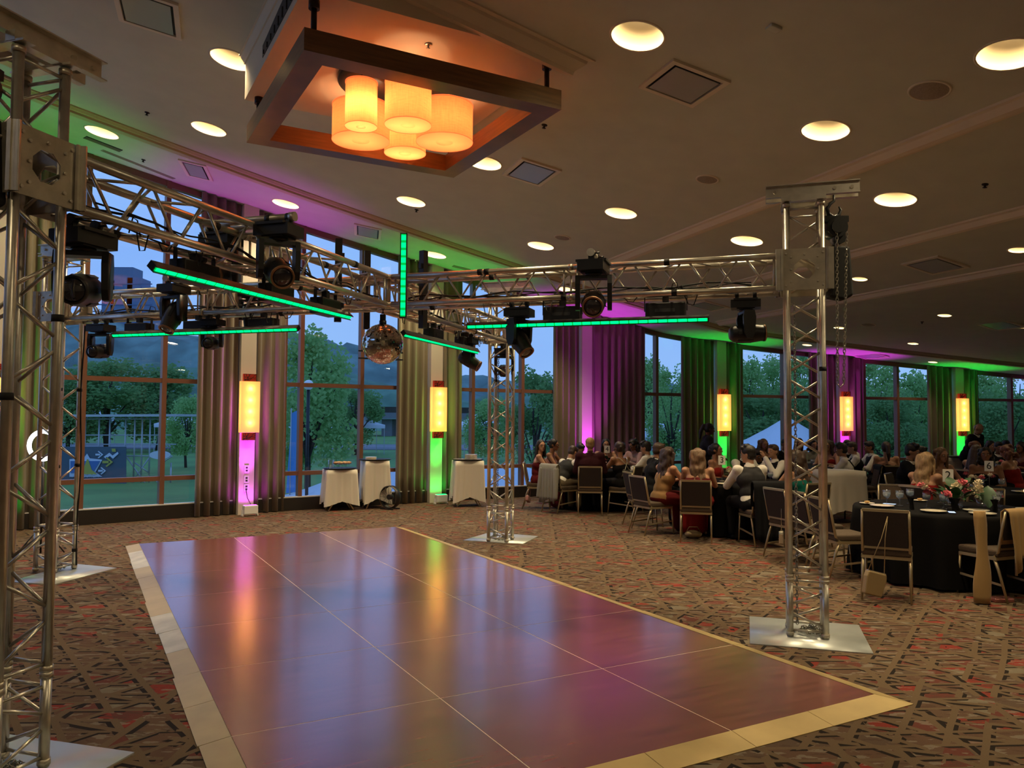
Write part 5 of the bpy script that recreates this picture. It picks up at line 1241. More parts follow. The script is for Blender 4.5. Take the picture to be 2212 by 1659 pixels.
# ring light behind the left towers
rl = atY(93, 962, 9.9); r = empty('ring_light', (rl.x, rl.y, 0), 0, 'bright white ring light on a slim black stand behind the near left tower', 'ring light')
q = MB(); q.lathe([(.15, -.008), (.20, -.008), (.20, .008), (.15, .008), (.15, -.008)], n=36, M=Matrix.Rotation(PI/2, 3, 'X')); q.build('lit_ring', em('ring_white', (.9, .93, 1), 7), r, loc=(0, 0, rl.z))
q = MB(); q.tube((0, .02, .0), (0, .02, rl.z-.2), .012, n=8)
for k in range(3): a = 2*PI*k/3; q.tube((0, .02, .35), (.3*math.cos(a), .02+.3*math.sin(a), .01), .008, n=6)
q.build('stand', M['black'], r)

# ------------------------------------------------------------------ people
def remesh(parts, vox, smooth=2):
    q = MB()
    for p in parts:
        if p[0] == 'c': q.cap(*p[1:5], n=10)
        else: q.ell(p[1], p[2], p[3] if len(p) > 3 else None, n=14, m=10)
    me = q.mesh('tmp', M['skin']); o = bpy.data.objects.new('tmp', me); col.objects.link(o)
    rm = o.modifiers.new('r', 'REMESH'); rm.mode = 'VOXEL'; rm.voxel_size = vox; rm.use_smooth_shade = True
    if smooth: sm = o.modifiers.new('s', 'SMOOTH'); sm.iterations = smooth; sm.factor = .6
    d = bpy.context.evaluated_depsgraph_get(); d.update(); out = bpy.data.meshes.new_from_object(o.evaluated_get(d)); bpy.data.objects.remove(o); bpy.data.meshes.remove(me)
    for p_ in out.polygons: p_.use_smooth = True
    return out
class Pose:
    def __init__(s, lean=12, head_pitch=-15, head_yaw=0, arms='table', stand=False, seed=0):
        s.key = (lean, head_pitch, head_yaw, arms, stand); s.stand = stand; l = R(lean); up = .0
        s.hip = Vector((0, -.06, .56)) if not stand else Vector((0, 0, .93))
        s.sp = Vector((0, math.sin(l), math.cos(l))); s.ft = Vector((0, math.cos(l), -math.sin(l)))
        P = lambda h, y=0, x=0: s.hip+s.sp*h+s.ft*y+Vector((x, 0, 0))
        s.P = P; s.chest = P(.30, .01); s.nb = P(.475, -.005); hl = R(lean*.55); hd = Vector((0, math.sin(hl), math.cos(hl)))
        s.hc = s.nb+hd*.165+Vector((0, .02, 0))
        s.HM = Matrix.Rotation(R(head_yaw), 3, 'Z') @ Matrix.Rotation(R(head_pitch), 3, 'X')
        s.sh = {k: P(.435, -.005, k*.175) for k in (-1, 1)}; s.arms = arms
        s.el, s.wr, s.hd = {}, {}, {}
        for k in (-1, 1):
            if stand:
                if arms == 'down': e, w = P(.16, .0, k*.235), P(-.06, .10, k*.22)
                else: e, w = P(.17, .08, k*.24), P(.12, .32, k*.14)
            elif arms == 'lap': e, w = P(.18, .05, k*.24), s.hip+Vector((k*.12, .26, .16))
            elif arms == 'phone': e, w = s.sh[k]+Vector((k*.07, .17, -.24)), s.sh[k]+Vector((-k*.09, .36, -.14))
            elif arms == 'drink' and k == -1: e, w = s.sh[k]+Vector((k*.03, .22, -.20)), s.hc+Vector((-.03, .22, -.10))
            else: e, w = s.sh[k]+Vector((k*.075, .16+.1*math.sin(l), -.23-.0)), Vector((k*.12, max(.40, s.sh[k].y+.36), .80))
            s.el[k], s.wr[k] = e, w; s.hd[k] = (w-e).normalized()
        if stand:
            s.kn = {k: Vector((k*.095, .02, .50)) for k in (-1, 1)}; s.an = {k: Vector((k*.10, -.01, .09)) for k in (-1, 1)}; s.th = {k: s.hip+Vector((k*.085, 0, -.05)) for k in (-1, 1)}
        else:
            s.kn = {k: Vector((k*.12, .38, .53)) for k in (-1, 1)}; s.an = {k: Vector((k*.11, .36, .09)) for k in (-1, 1)}; s.th = {k: s.hip+Vector((k*.09, .0, -.01)) for k in (-1, 1)}
    def H(s, x, y, z): return s.hc+s.HM @ Vector((x, y, z))
def body_mesh(p, sk):
    H, P = p.H, p.P; hm = p.HM
    L_ = [('e', p.hc+hm @ Vector((0, -.005, .015)), (.074, .094, .098), hm), ('e', H(0, .035, -.05), (.052, .055, .062), hm), ('c', H(0, .09, .005), .009, H(0, .108, -.022), .013), ('e', H(0, .075, -.088), (.026, .022, .02), hm), ('e', H(0, .07, -.055), (.03, .026, .018), hm), ('e', H(.076, -.01, -.005), (.009, .018, .028), hm), ('e', H(-.076, -.01, -.005), (.009, .018, .028), hm), ('e', H(0, .075, .03), (.055, .022, .012), hm),
          ('c', p.nb-p.sp*.02, .056, H(0, -.02, -.06), .050), ('c', P(.40, 0, -.12), .06, P(.40, 0, .12), .06), ('c', P(.30, .0, -.07), .105, P(.30, .0, .07), .105), ('c', P(.12, 0, -.045), .10, P(.12, 0, .045), .10), ('c', P(-.02, 0, -.06), .115, P(-.02, 0, .06), .115), ('c', P(.12, 0), .11, P(.32, 0), .11), ('c', P(.44, -.01), .06, P(.36, -.01), .09)]
    for k in (-1, 1):
        L_ += [('e', p.sh[k], (.062, .06, .055)), ('c', p.sh[k], .050, p.el[k], .037), ('c', p.el[k], .037, p.wr[k], .024), ('c', p.th[k], .088, p.kn[k], .058), ('c', p.kn[k], .056, p.an[k], .036), ('c', p.an[k]-Vector((0, .01, .04)), .034, p.an[k]+Vector((0, .15, -.055)), .028)]
        h = p.hd[k]; L_ += [('e', p.wr[k]+h*.055, (.034, .034, .020), h.to_track_quat('X', 'Z').to_matrix())]
    me = remesh(L_, .0135, 2); bm = bmesh.new(); bm.from_mesh(me); q = MB(); q.bm.free(); q.bm = bm
    q.mi = 0
    for k in (-1, 1):   # fingers and thumb
        h = p.hd[k]; qm = h.to_track_quat('X', 'Z').to_matrix(); base = p.wr[k]+h*.075
        for j, (o, ln) in enumerate(((-.024, .055), (-.008, .068), (.008, .064), (.024, .050))):
            a = base+qm @ Vector((0, o, 0)); m_ = a+qm @ Vector((ln*.55, o*.15, .004)); e = m_+qm @ Vector((ln*.42, 0, -.022)); q.cap(a, .0085, m_, .0078, n=6); q.cap(m_, .0078, e, .0065, n=6)
        a = p.wr[k]+h*.035+qm @ Vector((0, -k*.028, 0)); m_ = a+qm @ Vector((.03, -k*.026, -.004)); q.cap(a, .011, m_, .0095, n=6); q.cap(m_, .0095, m_+qm @ Vector((.028, k*.004, -.006)), .008, n=6)
    for k in (-1, 1):
        q.mi = 1; q.ell(H(k*.030, .080, .008), (.013, .010, .0085), hm, n=8, m=6); q.mi = 2; q.ell(H(k*.030, .0885, .008), (.0062, .004, .0065), hm, n=8, m=5); q.ell(H(k*.031, .090, .030), (.018, .006, .0035), hm, n=8, m=4)
    q.mi = 3; q.ell(H(0, .097, -.053), (.020, .007, .0065), hm, n=8, m=5)
    bmesh.ops.recalc_face_normals(bm, faces=bm.faces[:]); out = bpy.data.meshes.new('body'); bm.to_mesh(out); bm.free(); bpy.data.meshes.remove(me)
    for mt in (sk, M['eyew'], M['eyed'], M['lips']): out.materials.append(mt)
    return out
def garment(p, kind):
    P = p.P; I = .014
    tor = lambda e, top=.40: [('c', P(.40, 0, -.115), .06+e, P(.40, 0, .115), .06+e), ('c', P(.30, .0, -.075), .108+e, P(.30, .0, .075), .108+e), ('c', P(.12, 0, -.05), .104+e, P(.12, 0, .05), .104+e), ('c', P(.0, 0, -.06), .115+e, P(.0, 0, .06), .115+e), ('c', P(.12, 0), .112+e, P(.32, 0), .112+e)]
    def sleeves(e, frac=1.0):
        o = []
        for k in (-1, 1): w = p.el[k].lerp(p.wr[k], frac); o += [('e', p.sh[k], (.062+e, .06+e, .055+e)), ('c', p.sh[k], .052+e, p.el[k], .043+e), ('c', p.el[k], .043+e, w, .032+e)]
        return o
    legs = lambda e: [('c', P(-.03, 0, -.06), .118+e, P(-.03, 0, .06), .118+e)]+[x for k in (-1, 1) for x in (('c', p.th[k], .092+e, p.kn[k], .065+e), ('c', p.kn[k], .064+e, p.an[k]+Vector((0, 0, .02)), .050+e))]
    if kind == 'shirt': L_ = tor(I)+sleeves(I, .95)+[('c', P(.44, -.005), .062, p.nb+p.sp*.02, .060)]
    elif kind == 'shirt_short': L_ = tor(I)+[x for k in (-1, 1) for x in (('e', p.sh[k], (.075, .072, .066)), ('c', p.sh[k], .064, p.sh[k].lerp(p.el[k], .5), .060))]
    elif kind == 'vest': L_ = [('c', P(.39, 0, -.085), .078+I, P(.39, 0, .085), .078+I), ('c', P(.30, .0, -.07), .118+I, P(.30, .0, .07), .118+I), ('c', P(.12, 0, -.05), .112+I, P(.12, 0, .05), .112+I), ('c', P(-.02, 0, -.055), .120+I, P(-.02, 0, .055), .120+I), ('c', P(.12, 0), .120+I, P(.34, 0), .116+I)]
    elif kind == 'jacket': L_ = tor(I+.014)+sleeves(I+.012, .9)+[('c', P(-.06, 0, -.06), .125+I, P(-.06, 0, .06), .125+I), ('c', P(.44, -.02), .072, p.nb+p.sp*.005-p.ft*.012, .066)]
    elif kind == 'trousers': L_ = legs(I)
    elif kind == 'bodice': L_ = [('c', P(.27, .01, -.07), .112+I*.6, P(.27, .01, .07), .112+I*.6), ('c', P(.12, 0, -.045), .102+I, P(.12, 0, .045), .102+I), ('c', P(-.02, 0, -.06), .117+I, P(-.02, 0, .06), .117+I), ('c', P(.12, 0), .111+I, P(.26, .0), .113+I)]
    elif kind == 'skirt':
        if p.stand: L_ = [('c', P(-.02, 0, -.06), .125, P(-.02, 0, .06), .125), ('c', P(-.05), .15, Vector((0, .02, .12)), .24)]
        else: L_ = [('c', P(-.03, 0, -.06), .13, P(-.03, 0, .06), .13), ('c', Vector((-.10, -.02, .55)), .115, Vector((-.15, .38, .52)), .10), ('c', Vector((.10, -.02, .55)), .115, Vector((.15, .38, .52)), .10), ('c', Vector((0, 0, .54)), .11, Vector((0, .38, .52)), .10), ('c', Vector((-.13, .38, .50)), .10, Vector((-.17, .40, .13)), .11), ('c', Vector((.13, .38, .50)), .10, Vector((.17, .40, .13)), .11), ('c', Vector((0, .40, .50)), .10, Vector((0, .42, .13)), .12), ('c', Vector((0, .2, .42)), .10, Vector((0, .3, .13)), .12)]
    elif kind == 'shoes': L_ = [('c', p.an[k]-Vector((0, .02, .045)), .043, p.an[k]+Vector((0, .16, -.055)), .034) for k in (-1, 1)]
    elif kind == 'straps':
        q = MB()
        for s in (-1, 1): q.path([P(.42, .10, s*.10), P(.475, .03, s*.10), P(.44, -.085, s*.09), P(.33, -.128, s*.02), P(.22, -.128, -s*.05), P(.10, -.10, -s*.13)], .0065, n=5)
        q.path([P(.22, -.13, -.10), P(.20, -.13, 0), P(.22, -.13, .10)], .006, n=5); return q.mesh('straps', M['strap_silver'])
    elif kind == 'suspenders':
        q = MB()
        for s in (-1, 1): q.path([P(.05, .13, s*.08), P(.3, .135, s*.085), P(.42, .09, s*.09), P(.472, .0, s*.09), P(.42, -.09, s*.075), P(.30, -.136, s*.04), P(.2, -.14, s*.01), P(.05, -.128, -s*.05)], .0085, n=5)
        return q.mesh('suspenders', M['suit_black'])
    elif kind == 'collar':
        q = MB(); c = p.nb+p.sp*.0; q.lathe([(.060, -.02), (.060, .030), (.066, .030), (.074, -.015)], c=c, n=20, M=Matrix.Rotation(-math.atan2(p.sp.y, p.sp.z), 3, 'X')); return q.mesh('collar', M['shirt_white'])
    m_ = remesh(L_, .0165, 2); return m_
def hair_mesh(kind):
    I3 = None; hs = []
    if kind == 'none': hs = [('e', (0, -.05, .0), (.078, .065, .07))]
    cap_ = [('e', (0, -.022, .035), (.086, .098, .092)), ('e', (0, -.035, -.005), (.083, .080, .085))]
    if kind == 'short': hs = [('e', (0, -.018, .043), (.084, .100, .083)), ('e', (0, -.040, -.008), (.080, .066, .075)), ('e', (0, .045, .095), (.05, .04, .028))]
    if kind == 'swept': hs = [('e', (0, -.018, .045), (.086, .102, .088)), ('e', (0, -.040, -.008), (.082, .068, .08)), ('c', (-.05, .05, .10), .03, (.05, .06, .115), .036), ('c', (-.04, .0, .12), .03, (.04, 0, .125), .03)]
    if kind in ('long', 'wavy', 'pony', 'bun', 'curly'): hs = list(cap_)
    if kind == 'long': hs += [('c', (s*.045, -.06, 0), .05, (s*.06, -.085, -.30), .045) for s in (-1, 1)]+[('c', (0, -.075, 0), .06, (0, -.10, -.34), .04)]+[('c', (s*.078, .0, .02), .022, (s*.09, .0, -.20), .024) for s in (-1, 1)]
    if kind == 'wavy':
        for s in (-1, -.4, .4, 1):
            pts = [Vector((s*.07+.015*math.sin(i*1.9+s*3), -.07-.02*abs(1-abs(s))+.012*math.cos(i*2.3+s), .04-.06*i)) for i in range(8)]
            hs += [('c', pts[i], .048-.002*i, pts[i+1], .046-.002*i) for i in range(7)]
        hs += [('c', (s*.08, .01, .02), .026, (s*.10, .02, -.22), .028) for s in (-1, 1)]
    if kind == 'pony': hs += [('e', (0, -.12, .05), (.035, .04, .035)), ('c', (0, -.14, .04), .036, (0, -.165, -.10), .040), ('c', (0, -.165, -.10), .040, (.01, -.15, -.24), .018)]
    if kind == 'bun': hs += [('e', (0, -.105, .03), (.055, .045, .055)), ('c', (-.04, -.09, .05), .03, (.04, -.11, .0), .034), ('c', (.04, -.09, .05), .03, (-.04, -.11, .0), .034), ('c', (.07, .04, .0), .008, (.078, .03, -.10), .006), ('c', (-.07, .04, .0), .008, (-.078, .03, -.10), .006)]
    if kind == 'curly':
        rnd = random.Random(4)
        for i in range(34): a = rnd.uniform(0, 6.28); z = rnd.uniform(-.16, .11); r = .085 if z > -.02 else .095; y = math.sin(a)*r*1.05-.03; hs.append(('e', (math.cos(a)*r, min(y, .045 if z > .04 else .01), z), (.032, .032, .034)))
    return remesh(hs, .011, 1)
_b, _g, _h = {}, {}, {}
def person(px, Y, face, pose, sk, hair, hcol, wear, lab, sc=1.0, X=None, sit=True):
    X = xat(px, Y) if X is None else X
    kb = (pose.key, sk)
    if kb not in _b: _b[kb] = body_mesh(pose, M[sk])
    r = empty('person', (X, Y, 0), R(face)-PI/2, lab, 'person'); r.scale = (sc,)*3
    obj('body', _b[kb], r)
    if hair not in _h: _h[hair] = hair_mesh(hair)
    h = obj('hair', _h[hair], r); h.matrix_local = Matrix.Translation(pose.hc) @ pose.HM.to_4x4()
    if not h.data.materials: h.data.materials.append(M['hair_black'])
    h.material_slots[0].link = 'OBJECT'; h.material_slots[0].material = M[hcol]
    for w in wear.split():
        kind, mat = w.split(':') if ':' in w else (w, None); kg = (pose.key, kind)
        if kg not in _g:
            _g[kg] = garment(pose, kind)
            if not _g[kg].materials: _g[kg].materials.append(M['suit_black'])
        o = obj({'bodice': 'dress_bodice', 'skirt': 'dress_skirt', 'shirt_short': 'shirt'}.get(kind, kind), _g[kg], r)
        if mat: o.material_slots[0].link = 'OBJECT'; o.material_slots[0].material = M[mat]
    return r
pT = Pose(14, -12, 0); pTL = Pose(14, -8, 42); pTR = Pose(14, -8, -42); pL = Pose(38, -34, 0); pU = Pose(4, 0, 0, 'lap'); pUL = Pose(4, -4, 55, 'lap'); pP = Pose(16, -28, 0, 'phone'); pD = Pose(8, 0, 0, 'drink'); pS = Pose(10, -14, 0, 'work', True); pSB = Pose(24, -25, 0, 'work', True)
pUR = Pose(6, -2, -60, 'table'); 
SUIT = ' trousers:suit_black shoes:suit_black'
VEST = 'shirt:shirt_white vest:suit_black collar trousers:suit_black shoes:suit_black'
VESTG = 'shirt:shirt_white vest:vest_grey collar trousers:suit_black shoes:suit_black'
person(1168, 15.2, -5, pUR, 'skin', 'long', 'hair_black', 'bodice:dress_burgundy skirt:dress_burgundy', 'girl in a strapless burgundy dress turning her head to the camera, leftmost guest')
person(1188, 16.15, -20, pT, 'skin2', 'bun', 'hair_black', 'bodice:dress_pink skirt:dress_pink', 'dark-haired girl leaning on the table beside the leftmost guest')
person(1232, 16.8, -50, pL, 'skin', 'short', 'hair_black', 'shirt:shirt_white trousers:suit_black shoes:suit_black', 'man in a white shirt looking down before the magenta pier')
person(1213, 14.6, 40, pL, 'skin', 'short', 'hair_brown', VESTG.replace('suit_black shoes', 'trouser_khaki shoes'), 'young man in a dark grey vest bent over, chair with the grey jacket')
person(1275, 14.35, 85, pU, 'skin', 'short', 'hair_blond', 'jacket:suit_burgundy collar'+SUIT, 'short-haired blond man in a burgundy suit with his back to the camera', 1.05)
person(1308, 16.9, -90, pT, 'skin', 'long', 'hair_black', 'bodice:dress_black skirt:dress_black', 'woman facing the camera behind the number four card')
person(1344, 14.45, 125, pT, 'skin2', 'bun', 'hair_brown', 'bodice:dress_black skirt:dress_black straps', 'woman with an updo and crossed silver straps on her bare back')
person(1350, 17.7, -110, pL, 'skin2', 'short', 'hair_black', 'jacket:suit_black collar'+SUIT, 'black-haired man mostly hidden behind the woman with the updo')
person(1375, 16.6, -140, pP, 'skin2', 'curly', 'hair_black', 'shirt:shirt_pink trousers:suit_black shoes:suit_black', 'curly-haired man in a dusty pink shirt holding up a phone')
person(1405, 14.7, 150, pT, 'skin', 'swept', 'hair_black', 'shirt:shirt_white trousers:suit_black shoes:suit_black', 'black-haired man in a white shirt at the right of the far left table')
person(1392, 12.75, 12, pT, 'skin2', 'short', 'hair_brown', 'jacket:suit_black collar'+SUIT, 'man in a black suit seen in profile facing right', 1.03, X=xat(1412, 12.75))
person(1410, 11.95, 25, pT, 'skin', 'wavy', 'hair_brown', 'bodice:dress_gold skirt:dress_burgundy', 'long-haired woman in a gold lace bodice and burgundy skirt', X=xat(1436, 11.9))
person(1507, 11.4, 76, pT, 'skin', 'wavy', 'hair_light', 'bodice:dress_burgundy skirt:dress_red', 'girl with long wavy light brown hair and a red skirt, back to the camera')
person(1548, 13.5, -35, pU, 'skin2', 'bun', 'hair_black', 'bodice:dress_red skirt:dress_red', 'dark-haired woman in a red dress in front of the green pier')
person(1636, 11.05, 98, pTL, 'skin', 'swept', 'hair_black', VESTG, 'young man in a grey vest with white sleeves, back to the camera', 1.04, X=xat(1622, 11.05))
person(1603, 13.65, -70, pT, 'skin', 'short', 'hair_black', VEST, 'bearded man in a black vest looking down to the right')
person(1645, 14.4, -120, pL, 'skin2', 'short', 'hair_black', 'jacket:suit_black collar'+SUIT, 'man with bowed head between the bearded man and the man in profile')
person(1672, 13.25, -150, pD, 'skin', 'short', 'hair_brown', VEST, 'man in profile with white sleeves and a black vest raising his hand')
person(1738, 11.0, 112, pT, 'skin', 'wavy', 'hair_brown', 'bodice:dress_teal skirt:dress_teal', 'bare-backed young woman in a teal dress behind the right truss tower', X=xat(1728, 11.0))
person(1645, 17.5, -80, pT, 'skin', 'wavy', 'hair_light', 'bodice:dress_black skirt:dress_black', 'light-haired woman far behind the bowed man')
person(1692, 17.8, -90, pT, 'skin2', 'short', 'hair_black', 'jacket:suit_black collar'+SUIT, 'dark-haired man far left of the right truss tower')
person(1722, 18.3, -80, pT, 'skin', 'long', 'hair_brown', 'bodice:dress_burgundy skirt:dress_burgundy', 'brown-haired woman seen through the right truss tower')
person(1752, 17.5, -85, pT, 'skin', 'curly', 'hair_black', 'shirt:jacket_grey'+SUIT, 'person with dark curls far behind the white cloth table')
person(1790, 16.9, -130, pT, 'skin', 'wavy', 'hair_brown', 'bodice:dress_red skirt:dress_red', 'brown-haired woman just right of the right truss tower')
person(1828, 14.4, 155, pT, 'skin2', 'swept', 'hair_black', 'shirt:shirt_white suspenders'+SUIT, 'man in a white shirt with crossed black suspenders')
person(1850, 15.4, 165, pT, 'skin', 'short', 'hair_brown', VEST, 'man in a black vest directly behind the man with suspenders')
person(1886, 15.9, 178, pT, 'skin2', 'short', 'hair_black', VESTG, 'man in a grey vest with rolled white sleeves below the magenta lantern')
person(1830, 17.0, -120, pT, 'skin2', 'short', 'hair_brown', VEST, 'brown-haired man at the foot of the second magenta lantern')
person(1912, 15.2, 80, pU, 'skin', 'pony', 'hair_brown', 'bodice:dress_black skirt:dress_black', 'woman in a sleeveless black top with her back to the camera')
person(1955, 12.55, -40, pT, 'skin', 'swept', 'hair_black', 'jacket:suit_black collar'+SUIT, 'tall dark-haired man in a black suit looking right at the number six table', 1.04)
person(1975, 13.2, -20, pT, 'skin', 'short', 'hair_black', 'jacket:suit_black collar'+SUIT, 'man in a black suit with bow tie just behind the tall dark-haired man')
person(1992, 10.5, 30, pT, 'skin', 'wavy', 'hair_blond', 'bodice:dress_red skirt:dress_black', 'blonde woman with pinned wavy hair looking at her phone')
person(2024, 12.6, -80, pT, 'skin', 'wavy', 'hair_light', 'bodice:dress_black skirt:dress_black', 'woman with long wavy red-blond hair facing the camera')
person(2100, 13.9, 20, pT, 'skin', 'long', 'hair_brown', 'bodice:dress_pink skirt:dress_pink', 'long-haired woman in profile just left of the smiling dark-curled woman')
person(2096, 16.6, -30, pT, 'skin', 'bun', 'hair_red', 'bodice:dress_black skirt:dress_black', 'auburn-haired woman below the bald man')
person(2127, 12.3, -120, pU, 'skin2', 'curly', 'hair_black', 'bodice:dress_black skirt:dress_black', 'smiling woman with dark curls facing the camera above the number six card')
person(2132, 17.2, -80, pT, 'skin', 'long', 'hair_black', 'bodice:dress_black skirt:dress_black', 'dark-haired woman behind the smiling woman')
person(2152, 16.3, -100, pT, 'skin2', 'short', 'hair_black', 'jacket:suit_black collar'+SUIT, 'man in a dark suit with his back half turned at the farthest right table')
person(2170, 17.6, -110, pT, 'skin', 'short', 'hair_black', VEST, 'pale-faced man at the back of the farthest right table')
person(2186, 13.9, 125, pP, 'skin', 'curly', 'hair_red', 'bodice:dress_red skirt:dress_black', 'woman with red curls holding up a phone at the right')
person(2210, 16.3, 200, pT, 'skin2', 'long', 'hair_black', 'bodice:dress_burgundy skirt:dress_burgundy', 'dark-haired woman cut by the right edge')
person(1521, 15.9, -5, pS, 'skin3', 'pony', 'hair_black', 'jacket:vest_grey'+SUIT, 'standing waitress with a ponytail and dark jacket before the green pier', .98)
person(2090, 18.2, -60, pSB, 'skin', 'none', 'hair_grey', 'jacket:suit_black collar'+SUIT, 'bald grey-haired man in a black jacket standing at the far green pier', 1.02)

# ------------------------------------------------------------------ outside the windows
GZ = -1.15
M['grass'] = pm('evening_lawn', (.105, .235, .050), .9, nscale=.25, namp=.25)
M['forest'] = pm('haze_tinted_hill', (.125, .205, .185), .95, nscale=.06, namp=.45)  # distance haze is mixed into the hill colour
M['bark'] = pm('dark_bark', (0.045, 0.038, 0.030), .9)
M['leaves_a'] = translucent('tree_leaves_dark', (.20, .36, .13), .45)
M['leaves_b'] = translucent('tree_leaves_light', (.33, .55, .20), .45)
M['asphalt'] = pm('grey_asphalt', (0.176, 0.192, 0.208), .9)
M['concrete'] = pm('bridge_concrete', (0.180, 0.195, 0.210), .9)
M['canopy'] = pm('white_tent_fabric', (.62, .66, .72), .8)
M['pipe'] = pm('galvanised_pipe', (.42, .46, .48), .5, .4)
q = MB(); q.poly([Vector((-700, 24.8, GZ)), Vector((-16, 14, GZ)), Vector((-4.5, 15.2, GZ)), Vector((4, 20, GZ)), Vector((24, 25, GZ)), Vector((900, 25, GZ)), Vector((900, 900, GZ)), Vector((-700, 900, GZ))], -.2)
tag(q.build('lawn', M['grass']), None, None, None, 'structure')
q = MB(); q.poly([Vector((-120, 62, GZ+.02)), Vector((120, 78, GZ+.02)), Vector((120, 92, GZ+.02)), Vector((-120, 76, GZ+.02))], .01); o = q.build('road', M['asphalt']); o['kind'] = 'structure'
def ridge(dist, prof, mat, name, bump=5.0, seed=1):
    """wooded hillside: rounded crest heights given per image column"""
    rnd = random.Random(seed); q = MB(); rows = []; NX, NY = 150, 12
    from mathutils import noise
    xs = [p[0] for p in prof]
    def top(px):
        for (a, ya), (b, yb) in zip(prof[:-1], prof[1:]):
            if px <= b: t = (px-a)/(b-a); t = t*t*(3-2*t); return ya*(1-t)+yb*t
        return prof[-1][1]
    for j in range(NY+1):
        v = j/NY; row = []
        for i in range(NX+1):
            px = xs[0]+(xs[-1]-xs[0])*i/NX; h = (902-top(px))/FPX*dist+EYE; D = dist*(.72+.28*v); x = (px-1106)/FPX*dist*(.9+.1*v)
            z = GZ+(h-GZ)*math.sin(v*PI/2)**.8
            nn = noise.noise(Vector((x*.045, D*.045, seed)))*bump+noise.noise(Vector((x*.16, D*.16, z*.16)))*bump*.6
            row.append(q.bm.verts.new((x, D, z+nn*min(1, v*3))))
        rows.append(row)
    rows.append([q.bm.verts.new((v_.co.x, dist*1.2, GZ)) for v_ in rows[-1]])
    for a, b in zip(rows[:-1], rows[1:]):
        for i in range(NX): q.face([a[i], a[i+1], b[i+1], b[i]])
    o = q.build(name, mat); o['kind'] = 'structure'
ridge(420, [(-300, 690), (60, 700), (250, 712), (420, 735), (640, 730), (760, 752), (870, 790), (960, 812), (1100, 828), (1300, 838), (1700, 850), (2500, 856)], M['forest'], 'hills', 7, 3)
M['forest2'] = pm('haze_tinted_slope', (.095, .190, .125), .95, nscale=.1, namp=.5)  # slope green already includes the tint of distance haze
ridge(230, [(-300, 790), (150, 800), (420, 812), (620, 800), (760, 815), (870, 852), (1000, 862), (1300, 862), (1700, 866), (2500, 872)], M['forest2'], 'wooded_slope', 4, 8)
def tree_mesh(seed, h, w, n, leaf, mat):
    rnd = random.Random(seed); q = MB(); cl = []
    for i in range(26):
        a = rnd.uniform(0, 6.28); t = rnd.uniform(.28, .98); rr = w*.5*math.sin(PI*min(.97, (t-.18)/.85))**.6*math.sqrt(rnd.random()); cl.append((Vector((rr*math.cos(a), rr*math.sin(a), t*h)), w*rnd.uniform(.13, .22)))
    for i in range(n):
        c, r = cl[i % 26]; v = Vector((rnd.gauss(0, 1), rnd.gauss(0, 1), rnd.gauss(0, .8))); v = v.normalized()*r*rnd.random()**.4; p = c+v
        nrm = Vector((rnd.uniform(-1, 1), rnd.uniform(-1, 1), rnd.uniform(-.2, 1))).normalized(); _, u, w2 = frame_of(nrm); s = leaf*rnd.uniform(.6, 1.3)
        q.poly([p-u*s, p-w2*s*.6, p+u*s, p+w2*s*.6])
    crown_ = q.mesh('foliage', mat); q = MB(); q.path([(0, 0, 0), (.03*w, 0, h*.3), (-.02*w, .02*w, h*.6), (0, 0, h*.85)], [w*.035, w*.028, w*.018, w*.006], n=8)
    for c, r in cl[:16]: b = Vector((0, 0, h*rnd.uniform(.2, .45))); m_ = b.lerp(c, .5)+Vector((0, 0, h*.03)); q.path([b, m_, c], [w*.016, w*.010, w*.004], n=5)
    return crown_, q.mesh('trunk', M['bark'])
TM = [tree_mesh(1, 9, 8, 7600, .18, M['leaves_a']), tree_mesh(2, 8, 7, 7600, .165, M['leaves_b']), tree_mesh(3, 7, 8, 7200, .18, M['leaves_a']), tree_mesh(4, 10, 7, 7600, .16, M['leaves_b'])]
def tree(px, Y, ytop, kind, wpx, lab, z0=GZ):
    X = xat(px, Y); H_ = (902-ytop)/FPX*Y+EYE-z0; base = (9, 8, 7, 10)[kind]; bw = (8, 7, 8, 7)[kind]
    r = empty('tree', (X, Y, z0), random.uniform(0, 6), lab, 'tree', 'trees outside the windows'); s = H_/base; sw = wpx/FPX*Y/bw; r.scale = (sw, sw, s)
    obj('foliage', TM[kind][0], r, kind=None); obj('trunk', TM[kind][1], r)
tree(668, 27, 738, 1, 210, 'big light green tree filling the window right of the first lantern'); tree(770, 60, 845, 0, 120, 'darker tree behind the mirror ball window')
tree(235, 62, 790, 0, 190, 'dark tree behind the scaffold, leftmost window'); tree(345, 66, 815, 2, 190, 'broad dark tree in the middle of the leftmost window'); tree(405, 44, 868, 1, 90, 'light green tree at the right of the leftmost window'); tree(150, 60, 830, 2, 130, 'dark tree behind the far left truss tower')
tree(1155, 30, 808, 0, 130, 'tree right of the far middle tower, in front of the curtain'); tree(1060, 44, 868, 1, 110, 'light tree seen behind the far middle tower'); tree(1045, 90, 870, 0, 70, 'small distant tree in the third window')
tree(1400, 42, 782, 1, 90, 'tree at the left of the fourth window'); tree(1452, 36, 800, 3, 110, 'light green tree beside the green curtain, fourth window'); tree(1430, 60, 850, 2, 150, 'dark low tree in the fourth window')
tree(1610, 44, 785, 1, 110, 'pale tree at the left of the fifth window'); tree(1668, 46, 778, 3, 110, 'tall pale tree in the middle of the fifth window'); tree(1735, 44, 762, 1, 110, 'tree behind the right truss tower'); tree(1650, 36, 850, 0, 190, 'dark bushy tree low in the fifth window'); tree(1730, 34, 845, 2, 130, 'dark low tree behind the right truss tower')
